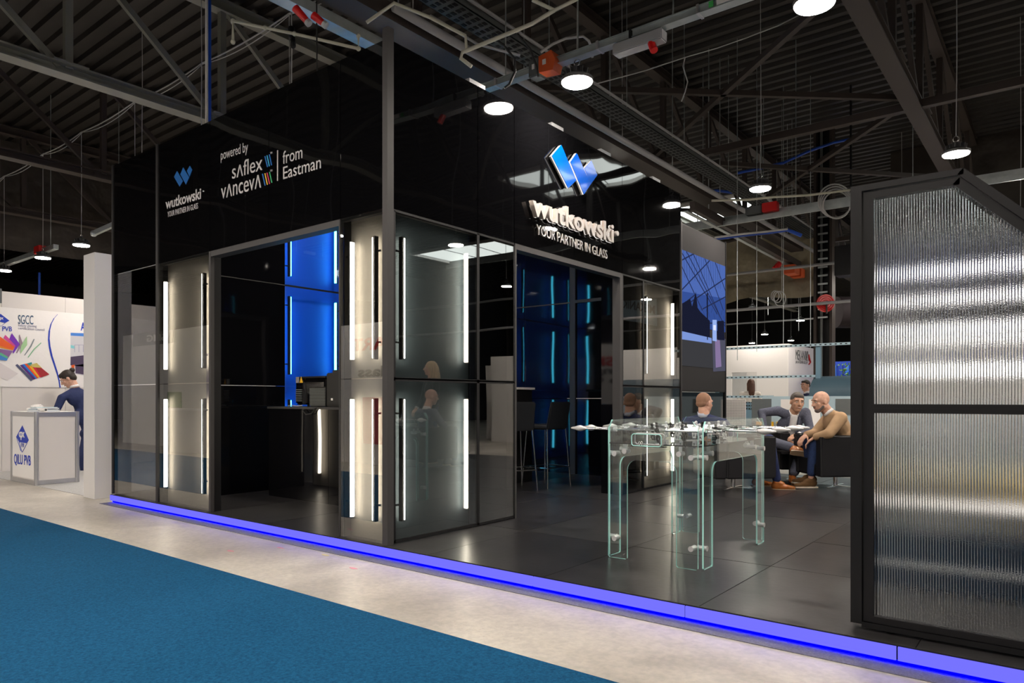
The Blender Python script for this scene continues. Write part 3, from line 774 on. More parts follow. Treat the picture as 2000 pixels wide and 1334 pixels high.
spic([(.74, .93), (.86, .93), (.90, 1.25), (.76, 1.27)], emp('screen floor shine', (.30, .22, .42), .8), .0024)
spic([(.54, .40), (.57, .40), (.57, .95), (.55, .95)], M['screen dark machine'], .0040)
spic([(.68, .70), (.78, .69), (.78, .95), (.68, .95)], emp('screen truck', (.35, .50, .95), .9), .0032)
spic([(.80, .70), (.96, .68), (.98, .92), (.80, .93)], M['screen dark machine'], .0032)
lines = MB()
for (a, b, c, d) in ((0, .03, .8, .62), (0, .18, .45, .62), (.25, 0, .85, .62), (.5, .0, .95, .55), (0, .12, .25, .0), (0, .45, .62, .0), (.2, .55, 1, .15), (.45, .60, 1, .38), (0, .62, .3, .45), (.1, 0, 1, .75), (.75, 0, 1, .3), (.57, .55, .57, .95), (.35, .78, 1, .70)):
    p, q = Vector(SP(a, b, .0012)), Vector(SP(c, d, .0012)); lines.beam(p, q, .001, .020, up=(0, 1, 0) if abs(p.z-q.z) > 9 else (0, .3, 1))
for k in range(16):
    u = .05+.06*k; lines.beam(Vector(SP(u, .62, .0012)), Vector(SP(u+.03, .68 if k % 2 else .56, .0012)), .001, .006, up=(0, .3, 1))
    lines.beam(Vector(SP(u*.9, 0, .0012)), Vector(SP(u*.9+.02, .30, .0012)), .001, .005, up=(0, 1, 0))
q_ = obj('picture_lines', lines, emp('screen line', (.02, .03, .09), 1), sc)

# ================================================================== INSIDE THE BOOTH
ct = thing('counter', 'high black gloss counter inside the booth carrying the ice maker', 'counter', (-2, 1.4, .1))
obj('front_panel', MB().box(-3.35, -2.2, 1.10, 1.12, .1, 1.15), M['blackgloss'], ct)
obj('front_panel', MB().box(-2.195, -.60, 1.10, 1.12, .1, 1.15), M['blackgloss'], ct)
obj('body', MB().box(-3.35, -.60, 1.12, 1.75, .1, 1.15), M['black'], ct)
obj('worktop', MB().box(-3.36, -.595, 1.085, 1.77, 1.151, 1.175), M['alu_dark'], ct)
# ice maker
a = fy(584, 790, 1.35); b = fy(633, 738, 1.35)
im = thing('ice_maker', 'black and steel ice maker with yellow warning sticker on the counter', 'appliance', ((a.x+b.x)/2, 1.45, 1.175))
ix0, ix1 = a.x+.02, b.x+.12; iz0, iz1 = 1.20, b.z
obj('body', MB().bbox(ix0, ix1, 1.28, 1.66, iz0, iz1, .02, 3), M['blackgloss'], im, smooth=True, auto=40)
obj('steel_corner', MB().box(ix0+.17, ix0+.23, 1.268, 1.279, iz0+.01, iz1-.05), M['chrome'], im)
obj('steel_side', MB().box(ix0+.24, ix1-.02, 1.27, 1.279, iz0+.12, iz1-.05), M['chrome'], im)
for k in range(7): obj('vent_slat', MB().box(ix0+.03, ix0+.15, 1.268, 1.278, iz0+.04+.022*k, iz0+.05+.022*k), M['darkgrey'], im)
obj('label_plate', MB().box(ix0+.03, ix0+.09, 1.27, 1.279, iz0+.26, iz0+.33), M['alu'], im)
obj('warning_sticker', MB().prism([(ix0+.10, 1.275, iz0+.26), (ix0+.165, 1.275, iz0+.26), (ix0+.132, 1.275, iz0+.335)], (0, -.004, 0)), M['yellow'], im)
obj('lid', MB().bbox(ix0+.01, ix1-.01, 1.29, 1.65, iz1-.005, iz1+.02, .01), M['black'], im)
for x in (ix0+.04, ix0+.2, ix1-.05): obj('foot', MB().cyl((x, 1.33, 1.175), (x, 1.33, 1.2), .015, 8), M['black'], im)
g = thing('vent_box', 'small black ribbed heater box in front of the ice maker', 'appliance', (ix1, 1.2, 1.175))
gx = fy(609, 790, 1.22).x; gx1 = fy(639, 790, 1.22).x; gz = fy(609, 756, 1.22).z
obj('body', MB().box(gx, gx1, 1.20, 1.265, 1.178, gz), M['black'], g)
for k in range(12): obj('rib', MB().box(gx, gx1, 1.188, 1.199, 1.19+k*(gz-1.2)/12, 1.20+k*(gz-1.2)/12), M['darkgrey'], g)
c = thing('coffee_machine', 'tall black coffee machine at the right end of the counter', 'appliance', (gx1+.2, 1.3, 1.175))
cz = fy(640, 729, 1.25).z
obj('body', MB().bbox(gx1+.01, gx1+.16, 1.2, 1.6, 1.176, cz, .01), M['black'], c)
obj('column', MB().bbox(gx1+.165, gx1+.45, 1.16, 1.6, 1.176, cz+.03, .01), M['black'], c)
obj('button', MB().box(gx1+.16, gx1+.19, 1.15, 1.159, 1.25, 1.275), M['alu'], c)
obj('top_funnel', MB().box(gx1+.25, gx1+.42, 1.25, 1.5, cz+.031, cz+.09), M['black'], c)
o = obj('power_cord', MB().tube([(gx+.02, 1.16, 1.18), (gx+.03, 1.07, 1.14), (gx+.10, 1.065, 1.09), (gx+.2, 1.068, 1.10), (gx+.26, 1.075, 1.16), (gx+.30, 1.12, 1.185)], .006, 6), M['blackcable'], smooth=True)
tag(o, 'thin black cord looping over the counter edge below the vent box', 'cord')
o = obj('mains_cable', MB().tube([(ix0-.02, 1.20, 1.185), (ix0+.1, 1.17, 1.19), (ix0+.2, 1.155, 1.183), (ix0+.3, 1.17, 1.19)], .006, 6), M['cable'], smooth=True)
tag(o, 'pale cord lying along the counter in front of the ice maker', 'cord')

# high table + stools
ht = thing('high_table', 'tall black bar table with pale top behind the bar stools', 'table', (-2.1, 3.9, .1))
tp = fy(1045, 757, 4.3)
obj('tabletop', MB().box(tp.x-.6, tp.x, 3.3, 4.3, tp.z-.03, tp.z), M['offwhite'], ht)
obj('body', MB().box(tp.x-.57, tp.x-.03, 3.33, 4.27, .1, tp.z-.031), M['black'], ht)
def make_stool(label, loc, rz):
    t = thing('bar_stool', label, 'stool', (0, 0, 0), group='black bar stools with chrome legs')
    # local: front = +y, back at -y
    obj('seat', MB().bbox(-.21, .21, -.20, .21, .76, .83, .02, 3), M['fabric_black'], t, smooth=True, auto=50)
    b = MB(); P0 = [(-.21, -.20, .76), (.21, -.20, .76), (.21, -.155, .76), (-.21, -.155, .76), (-.20, -.27, 1.13), (.20, -.27, 1.13), (.20, -.235, 1.13), (-.20, -.235, 1.13)]
    b.hexa(P0); bmesh.ops.bevel(b.bm, geom=list(b.bm.edges), offset=.015, segments=2, affect='EDGES')
    obj('backrest', b, M['fabric_black'], t, smooth=True, auto=50)
    F = [(-.19, -.18), (.19, -.18), (.19, .18), (-.19, .18)]; G = [(-.24, -.23), (.24, -.23), (.24, .23), (-.24, .23)]
    for (a_, b_), (c_, d_) in zip(F, G):
        obj('leg', MB().cyl((a_, b_, .77), (c_, d_, 0), .013, 10, .010), M['chrome'], t, smooth=True, auto=40)
    zf = .26; Q = [(c_*.965, d_*.965) for c_, d_ in G]
    for k in range(4):
        a_, b_ = Q[k], Q[(k+1) % 4]
        obj('footrest_bar', MB().cyl((*a_, zf), (*b_, zf), .008, 8), M['chrome'], t, smooth=True, auto=40)
    t.location = loc; t.rotation_euler = (0, 0, rz)
    return t
s1 = make_stool('black bar stool cut by the booth corner, seen from behind', (-1.39, 3.385, .1), math.radians(63))
dup(s1, (-1.28, 3.97, .1), math.radians(85), label='black bar stool turned left, right of the other in the doorway')

# ================================================================== GLASS FOOTBALL TABLE
TX0, TX1, TY0, TY1 = 1.570, 2.295, .745, 2.030
ft = thing('football_table', 'clear glass table football table with chrome rods and arched glass legs', 'table', (1.93, 1.39, .1))
def arch(u0, u1, leg, z0, za, z1, ch, r=.075):
    pts = [(u0, z0+.01), (u0+.012, z0), (u0+leg-.012, z0), (u0+leg, z0+.01)]
    for k in range(7):
        a = math.pi-k*math.pi/12; pts.append((u0+leg+r+r*math.cos(a), za-r+r*math.sin(a)))
    for k in range(7):
        a = math.pi/2-k*math.pi/12; pts.append((u1-leg-r+r*math.cos(a), za-r+r*math.sin(a)))
    pts += [(u1-leg, z0+.01), (u1-leg+.012, z0), (u1-.012, z0), (u1, z0+.01), (u1, z1-ch), (u1-ch*.7, z1), (u0+ch*.7, z1), (u0, z1-ch)]
    return pts
def glass_sheet(name, pts, off, parent, gm='glass', em='glass_edge', edge_w=.004):
    off = Vector(off); n = off.normalized()
    bm = MB().use(M[gm]); a = [bm.bm.verts.new(Vector(p)) for p in pts]; b = [bm.bm.verts.new(Vector(p)+off) for p in pts]
    bm.face(a[::-1]); bm.face(b); bm.use(M[em])
    for i in range(len(a)): bm.face([a[i], a[(i+1) % len(a)], b[(i+1) % len(a)], b[i]])
    o = obj(name, bm, None, parent)
    return o
for y0, s in ((TY0, 1), (TY1-.012, 1)):
    glass_sheet('end_panel', [(u, y0, z) for u, z in arch(TX0+.004, TX1-.022, .158, .101, .825, 1.112, .055)], (0, .012, 0), ft)
for x0 in (TX0-.010, TX1-.006):
    glass_sheet('side_panel', [(x0, u, z) for u, z in arch(TY0+.035, TY1-.035, .158, .101, .825, 1.112, .055)], (.012, 0, 0), ft)
pfz = .937
glass_sheet('playing_field', [(TX0+.006, TY0+.016, pfz), (TX1-.010, TY0+.016, pfz), (TX1-.010, TY1-.016, pfz), (TX0+.006, TY1-.016, pfz)], (0, 0, .008), ft, 'smoke_glass', 'black')
# field markings etched in white
mk = MB(); cxm, cym = (TX0+TX1)/2, (TY0+TY1)/2
mk.box(TX0+.02, TX1-.02, cym-.002, cym+.002, pfz+.009, pfz+.010)
mk.tube([(cxm+.09*math.cos(a), cym+.09*math.sin(a), pfz+.0095) for a in [i*math.pi/12 for i in range(24)]], .0018, 4, closed=True)
obj('field_marking', mk, M['alu'], ft)
# goals: rounded glass-edged frames at both ends
def rrect(x0, x1, z0, z1, r, y):
    P_ = []
    for (cx_, cz_, a0) in ((x1-r, z1-r, 0), (x0+r, z1-r, 90), (x0+r, z0+r, 180), (x1-r, z0+r, 270)):
        for k in range(5): a = math.radians(a0+k*22.5); P_.append((cx_+r*math.cos(a), y, cz_+r*math.sin(a)))
    return P_
for yy, dy in ((TY0-.004, -.07), (TY1+.004, .07)):
    g = obj('goal', MB().tube(rrect(1.80, 2.03, pfz+.006, pfz+.085, .02, yy), .004, 6, closed=True), M['alu'], ft, smooth=True)
    obj('goal_frame', MB().tube(rrect(1.81, 2.04, pfz-.002, pfz+.082, .02, yy+dy), .0035, 6, closed=True), M['glass_edge'], g, smooth=True)
    sh = MB(); sh.box(1.80, 2.05, min(yy, yy+dy), max(yy, yy+dy), pfz-.008, pfz-.003)
    obj('goal_shelf', sh, M['smoke_glass'], g)
# rods with players
RZ = 1.040; RL = {0, 1, 3, 5}
nplay = [1, 2, 3, 5, 5, 3, 2, 1]
def player_mb(x, y, tilt):
    m_ = MB(); R_ = Matrix.Rotation(tilt, 3, 'X')
    def q(dx, dy, dz): return Vector((x, y, RZ))+R_ @ Vector((dx, dy, dz))
    m_.capsule(q(0, 0, .012), q(0, 0, -.045), .013, .010, 8); m_.ball(q(0, 0, .034), .0125, 8)
    m_.capsule(q(-.012, 0, -.045), q(-.010, 0, -.068), .007, .007, 6); m_.capsule(q(.012, 0, -.045), q(.010, 0, -.068), .007, .007, 6)
    m_.beam(q(-.011, .006, -.078), q(.011, .006, -.078), .022, .012)
    m_.cyl(q(-.016, 0, 0), q(.016, 0, 0), .0125, 8)
    return m_
for i in range(8):
    y = TY0+(i+.5)*(TY1-TY0)/8
    left = i in RL
    xa, xb = (TX0-.24, TX1+.05) if left else (TX0-.05, TX1+.24)
    rod = obj('rod', MB().cyl((xa, y, RZ), (xb, y, RZ), .0075, 10), M['chrome'], ft, smooth=True, auto=40)
    hx0, sgn = (xa, -1) if left else (xb, 1)
    hp = []; rr = [.009, .013, .020, .024, .022, .016, .012, .010, .006]
    for k in range(9): hp.append((hx0+sgn*.0165*k, y, RZ))
    obj('handle', MB().tube(hp, rr, 12), M['satin'], rod, smooth=True)
    for sx_ in (TX0+.02, TX1-.03): obj('bumper', MB().cyl((sx_-.012, y, RZ), (sx_+.012, y, RZ), .017, 10), M['acrylic'] if left else M['black'], rod, smooth=True, auto=40)
    for k in range(nplay[i]):
        px_ = TX0+(k+1)*(TX1-TX0)/(nplay[i]+1)
        obj('player', player_mb(px_, y, RND.uniform(-.5, .5)), M['black'] if left else M['acrylic'], rod, smooth=True)
    for sx_ in (TX0-.014, TX1+.010): obj('bearing', MB().cyl((sx_-.006, y, RZ), (sx_+.006, y, RZ), .016, 12), M['chrome'], rod, smooth=True, auto=40)
# clamp fittings
def clamp(p, ax, parent):
    p = Vector(p); a = Vector(ax)
    c = MB().cyl(p-a*.030, p+a*.030, .017, 14); c.cyl(p-a*.034, p-a*.028, .019, 14); c.cyl(p+a*.028, p+a*.034, .019, 14)
    return obj('clamp', c, M['satin'], parent, smooth=True, auto=40)
for zz in (.245, .865):
    for (x, y) in ((TX0+.035, TY0+.035), (TX1-.035, TY0+.035), (TX0+.035, TY1-.035), (TX1-.035, TY1-.035)):
        sx_ = 1 if x < 2 else -1; sy_ = 1 if y < 1.3 else -1
        k = clamp((x-.02*sx_, y+.03*sy_, zz), (1, 0, 0), ft)
        clamp((x+.03*sx_, y-.02*sy_, zz), (0, 1, 0), k)
for (x, y) in ((TX0+.14, TY0+.03), (TX1-.16, TY0+.03), (TX1-.03, TY0+.20), (TX1-.03, TY1-.22), (TX0+.03, TY1-.2), (TX0+.03, TY0+.2), (TX0+.14, TY1-.03), (TX1-.14, TY1-.03)):
    ax = (0, 1, 0) if abs(y-TY0) < .05 or abs(y-TY1) < .05 else (1, 0, 0)
    k = clamp((x, y, .885), ax, ft)
    obj('hanger', MB().box(x-.012, x+.012, y-.006, y+.006, .89, pfz), M['alu'], k)
o = obj('small_football', MB().ball((1.86, TY0-.035, pfz+.014), .017, 16), mat('ball white', (.8, .8, .78), .4), None, smooth=True)
tag(o, 'small white and black ball lying in the goal of the glass table', 'ball')
pt = MB()
for v in [(0, -1, .2), (.8, -.5, .3), (-.7, -.6, -.3), (.2, -.6, .9), (.3, -.7, -.7)]:
    d = Vector(v).normalized(); c_ = Vector((1.86, TY0-.035, pfz+.014))+d*.0168; a_ = d.orthogonal().normalized(); b_ = d.cross(a_)
    pt.prism([c_+a_*.006*math.cos(t_)+b_*.006*math.sin(t_) for t_ in [i*2*math.pi/5 for i in range(5)]], d*.0006)
obj('patch', pt, M['black'], o)

# ================================================================== RIBBED GLASS SCREEN
FY = .095
rs = thing('ribbed_screen', 'black framed screen of vertically ribbed glass with sloping top right corner', 'screen', (4.1, FY, .1))
XR, ZR = 4.95, 1.24
def topz(x, off=0.): return (2.345 if x < 3.862 else 2.345-(x-3.862)*1.0)-off
prof = [(3.375, topz(3.375)), (3.862, topz(3.862)), (XR, topz(XR))]
def frame_bar(name, p, q, w, y0, y1, m='blackframe'):
    p, q = Vector((p[0], 0, p[1])), Vector((q[0], 0, q[1])); d = (q-p).normalized(); n = Vector((d.z, 0, -d.x))
    return obj(name, MB().prism([p+Vector((0, y0, 0)), q+Vector((0, y0, 0)), q+n*w+Vector((0, y0, 0)), p+n*w+Vector((0, y0, 0))], (0, y1-y0, 0)), M[m], rs)
obj('outer_post', MB().box(3.375, 3.427, FY, FY+.10, .13, 2.345), M['blackframe'], rs)
obj('outer_post', MB().box(XR-.05, XR, FY, FY+.10, .13, topz(XR)), M['blackframe'], rs)
frame_bar('top_bar', (3.427, 2.345), (3.862, 2.345), .03, FY, FY+.1)
frame_bar('sloping_bar', (3.862, 2.345), (XR, topz(XR)), .035, FY, FY+.1)
obj('outer_sill', MB().box(3.427, XR-.05, FY, FY+.10, .115, .14), M['blackframe'], rs)
obj('inner_stile', MB().box(3.432, 3.478, FY+.012, FY+.06, .145, 2.31), M['blackframe'], rs)
obj('inner_sill', MB().box(3.478, XR-.05, FY+.012, FY+.06, .143, .175), M['blackframe'], rs)
frame_bar('inner_top', (3.478, 2.308), (3.846, 2.308), .035, FY+.012, FY+.06)
frame_bar('inner_slope', (3.846, 2.308), (XR-.05, 2.308-(XR-.05-3.846)), .04, FY+.012, FY+.06)
obj('middle_rail', MB().box(3.478, XR-.05, FY+.010, FY+.06, 1.195, 1.240), M['blackframe'], rs)
obj('rail_groove', MB().box(3.478, XR-.05, FY+.008, FY+.0099, 1.214, 1.220), M['black'], rs)
for x in (3.55, 3.73, 4.3, 4.7): obj('foot', MB().cyl((x, FY+.05, .1), (x, FY+.05, .125), .02, 10), M['black'], rs)
def reeded(z0, ztop):
    bm = MB(); p = .0118; x = 3.478; y0 = FY+.036; cols = []
    while x < XR-.06:
        for k in range(6):
            t_ = k/6; cols.append((x+p*t_, y0-.0052*math.sqrt(max(0, 1-(2*t_-1)**2))))
        x += p
    A = [(bm.bm.verts.new((cx_, cy_, z0)), bm.bm.verts.new((cx_, cy_, ztop(cx_)))) for cx_, cy_ in cols]
    for (a_, b_), (c_, d_) in zip(A, A[1:]): bm.face([a_, c_, d_, b_])
    xa, xb = cols[0][0], cols[-1][0]; xm = 3.846
    vb = [bm.bm.verts.new(q) for q in ((xa, y0+.004, z0), (xb, y0+.004, z0), (xb, y0+.004, ztop(xb)), (xm, y0+.004, ztop(xm)), (xa, y0+.004, ztop(xa)))]
    bm.face(vb[::-1]); return bm
m_, nt_, out_ = new_mat('ribbed glass')
gl = nt_.nodes.new('ShaderNodeBsdfGlass'); gl.inputs['IOR'].default_value = 1.48; gl.inputs['Roughness'].default_value = .035; gl.inputs[0].default_value = (.93, .95, .96, 1)
tc_ = nt_.nodes.new('ShaderNodeTexCoord'); nn_ = nt_.nodes.new('ShaderNodeTexNoise'); nn_.inputs['Scale'].default_value = 260; nn_.inputs['Detail'].default_value = 2
bb_ = nt_.nodes.new('ShaderNodeBump'); bb_.inputs['Strength'].default_value = .14; bb_.inputs['Distance'].default_value = .002
nt_.links.new(tc_.outputs['Object'], nn_.inputs['Vector']); nt_.links.new(nn_.outputs[0], bb_.inputs['Height']); nt_.links.new(bb_.outputs[0], gl.inputs['Normal'])
nt_.links.new(gl.outputs[0], out_.inputs[0]); M['ribbed'] = m_
obj('ribbed_pane', reeded(1.240, lambda x: min(2.273, 2.273-(x-3.846))), M['ribbed'], rs, smooth=True, auto=60, normals=False)
obj('ribbed_pane', reeded(.175, lambda x: 1.195), M['ribbed'], rs, smooth=True, auto=60, normals=False)

# ================================================================== LOUNGE CHAIRS AND TABLE
def make_chair(label, loc, rz):
    t = thing('lounge_chair', label, 'chair', (0, 0, 0), group='black leather cube chairs on chrome bases')
    L = M['leather']; k = dict(smooth=True, auto=50)
    # chair faces +y
    obj('seat', MB().bbox(-.24, .24, -.24, .40, .17, .42, .03, 3), L, t, **k)
    obj('backrest', MB().bbox(-.38, .38, -.40, -.24, .17, .70, .018, 3), L, t, **k)
    for s in (-1, 1):
        obj('armrest', MB().bbox(min(s*.24, s*.38), max(s*.24, s*.38), -.238, .40, .17, .70, .018, 3), L, t, **k)
    obj('pedestal', MB().cyl((0, 0, .03), (0, 0, .17), .028, 16), M['chrome'], t, **k)
    for a in range(4):
        an = math.pi/4+a*math.pi/2
        obj('base_arm', MB().beam((0, 0, .022), (.30*math.cos(an), .30*math.sin(an), .012), .035, .014), M['chrome'], t)
    t.location = loc; t.rotation_euler = (0, 0, rz); return t
b1 = fz(1432, 955, .1); b2 = fz(1632, 951, .1)
ch1 = make_chair('black leather cube chair with its side to us, under the man in navy', b1, YAW-math.radians(84))
dup(ch1, b2, YAW+math.radians(94), label='black leather cube chair beside the ribbed screen, under the man in beige')
dup(ch1, tuple(at(1553, 900, 10.35).xy)+(.1,), YAW+math.radians(182), label='black leather cube chair behind, facing us under the smiling man')
lt = thing('coffee_table', 'low black square coffee table between the lounge chairs', 'table', tuple(at(1545, 900, 9.75).xy)+(.1,), YAW)
bt = MB(); bt.box(-.20, .20, -.17, .17, .42, .45)
obj('tabletop', bt, M['black'], lt, local=True)
obj('column', MB().box(-.02, .03, -.03, .03, .02, .42), M['black'], lt, local=True)
obj('base_plate', MB().box(-.16, .16, -.14, .14, 0, .02), M['black'], lt, local=True)

# ================================================================== PEOPLE
def blob(name, prims, m, parent, voxel=.012, smooth=4, local=True, fac=.5):
    mb = MB()
    for p in prims:
        if p[0] == 'c': mb.capsule(p[1], p[2], p[3], p[4], 12)
        elif p[0] == 'e': mb.ball(p[1], p[2], 16, p[3] if len(p) > 3 else None)
    me = bpy.data.meshes.new('tmp'); mb.bm.to_mesh(me); mb.bm.free()
    o = bpy.data.objects.new('tmp', me); COL.objects.link(o)
    r = o.modifiers.new('r', 'REMESH'); r.mode = 'VOXEL'; r.voxel_size = voxel; r.use_smooth_shade = True
    s = o.modifiers.new('s', 'SMOOTH'); s.iterations = smooth; s.factor = fac
    nm = evalmesh(o); bpy.data.objects.remove(o); bpy.data.meshes.remove(me)
    nm.materials.clear(); nm.materials.append(m)
    for p in nm.polygons: p.use_smooth = True
    return finish(name, nm, parent, local)
def basis(f, up=Vector((0, 0, 1))):
    """matrix columns: x right of the figure, y forward, z up"""
    f = Vector(f).normalized(); r = f.cross(up).normalized(); u = r.cross(f)
    return Matrix(((r.x, f.x, u.x), (r.y, f.y, u.y), (r.z, f.z, u.z)))
def hand(w, d, n, s=1., curl=.6, thumb=1):
    """prims of a hand: wrist w, finger direction d, back-of-hand normal n"""
    w, d, n = Vector(w), Vector(d).normalized(), Vector(n).normalized(); l = d.cross(n).normalized(); n = l.cross(d)
    Bm = Matrix(((l.x, d.x, n.x), (l.y, d.y, n.y), (l.z, d.z, n.z))); out = []
    c = w+d*.05*s; out.append(('e', c, (.040*s, .052*s, .016*s), Bm))
    for k, ln in enumerate((.030, .036, .034, .027)):
        b = w+d*.092*s+l*(.029-.0195*k)*s
        d1 = (d*math.cos(curl*.6)-n*math.sin(curl*.6)); d2 = (d*math.cos(curl*1.6)-n*math.sin(curl*1.6))
        m1 = b+d1*ln*1.15*s; m2 = m1+d2*ln*1.1*s
        out += [('c', b-d*.02*s, m1, .0095*s, .0085*s), ('c', m1, m2, .0085*s, .007*s)]
    b = w+d*.025*s+l*.033*s*thumb; m1 = b+(d*.55+l*.75*thumb-n*.25).normalized()*.036*s; m2 = m1+(d*.85+l*.2*thumb-n*.45).normalized()*.028*s
    out += [('c', b, m1, .012*s, .010*s), ('c', m1, m2, .010*s, .008*s)]
    return out
def head(c, f, s, tilt=(0, 0, 1)):
    B = basis(f, Vector(tilt)); c = Vector(c)
    P = lambda x, y, z: c+B @ Vector((x, y, z))*s
    pr = [('e', P(0, -.012, .030), (.076*s, .093*s, .088*s), B), ('e', P(0, .030, -.030), (.060*s, .062*s, .080*s), B), ('e', P(0, .058, -.088), (.030*s, .027*s, .024*s), B),
          ('c', P(-.046, .0, -.055), P(-.018, .052, -.092), .022*s, .018*s), ('c', P(.046, .0, -.055), P(.018, .052, -.092), .022*s, .018*s),
          ('c', P(0, .088, .020), P(0, .106, -.018), .008*s, .0125*s), ('e', P(.012, .094, -.024), (.008*s,)*3, B), ('e', P(-.012, .094, -.024), (.008*s,)*3, B),
          ('e', P(.077, -.010, -.005), (.009*s, .019*s, .032*s), B), ('e', P(-.077, -.010, -.005), (.009*s, .019*s, .032*s), B),
          ('c', P(-.040, .070, .034), P(.040, .070, .034), .014*s, .014*s), ('c', P(-.02, .078, -.055), P(.02, .078, -.055), .012*s, .012*s),
          ('e', P(.042, .055, -.018), (.022*s,)*3, B), ('e', P(-.042, .055, -.018), (.022*s,)*3, B)]
    return pr, B, P
def face_parts(body, P, B, s, hair='dark', beard=None, smile=False, teeth=False):
    for sx_ in (-1, 1):
        e = obj('eye', MB().ball(P(sx_*.031, .0755, .012), (.0115*s, .0105*s, .0075*s), 10, B), M['eyewhite'], body, smooth=True, local=True)
        obj('brow', MB().capsule(P(sx_*.016, .0905, .038), P(sx_*.046, .080, .035), .0040*s, .0030*s, 8), M['hair'], body, smooth=True, local=True)
        obj('iris', MB().ball(P(sx_*.0315, .0835, .012), .0048*s, 8), M['iris'], body, smooth=True, local=True)
    m_ = MB(); pts = [P(x, .0925-abs(x)*.28, -.055+(abs(x)*.25 if smile else 0)) for x in (-.024, -.012, 0, .012, .024)]
    m_.tube(pts, [.002*s, .005*s, .006*s, .005*s, .002*s], 8); obj('mouth', m_, M['lip'], body, smooth=True, local=True)
    if smile: obj('teeth', MB().tube([P(x, .0965-abs(x)*.3, -.0545+abs(x)*.22) for x in (-.016, -.008, 0, .008, .016)], [.001*s, .003*s, .0034*s, .003*s, .001*s], 8), M['shirt'], body, smooth=True, local=True)
def shoe(body, ankle, toe, m, sole, s=1., up=(0, 0, 1), name='shoe'):
    f = Vector(toe).normalized(); B = basis(f, Vector(up)); a = Vector(ankle)
    P = lambda x, y, z: a+B @ Vector((x, y, z))*s
    sh = blob(name, [('e', P(0, -.02, -.035), (.040*s, .052*s, .045*s), B), ('e', P(0, .07, -.050), (.042*s, .085*s, .034*s), B), ('e', P(0, .145, -.058), (.043*s, .055*s, .026*s), B),
                     ('c', P(0, -.015, .0), P(0, .05, -.02), .040*s, .035*s)], m, body, .009, 3)
    out = [(-.030, -.07), (.030, -.07), (.038, -.02), (.036, .06), (.047, .13), (.036, .185), (.0, .205), (-.036, .185), (-.047, .13), (-.036, .06), (-.038, -.02)]
    obj('sole', MB().prism([P(x, y, -.086) for x, y in out], (P(0, 0, -.070)-P(0, 0, -.086))), sole, sh, local=True)
    lc = MB()
    for k in range(4): lc.capsule(P(-.014, .045+.017*k, -.012-.006*k), P(.014, .045+.017*k, -.012-.006*k), .003*s, .003*s, 6)
    obj('lace', lc, M['sock'], sh, smooth=True, local=True)
    return sh
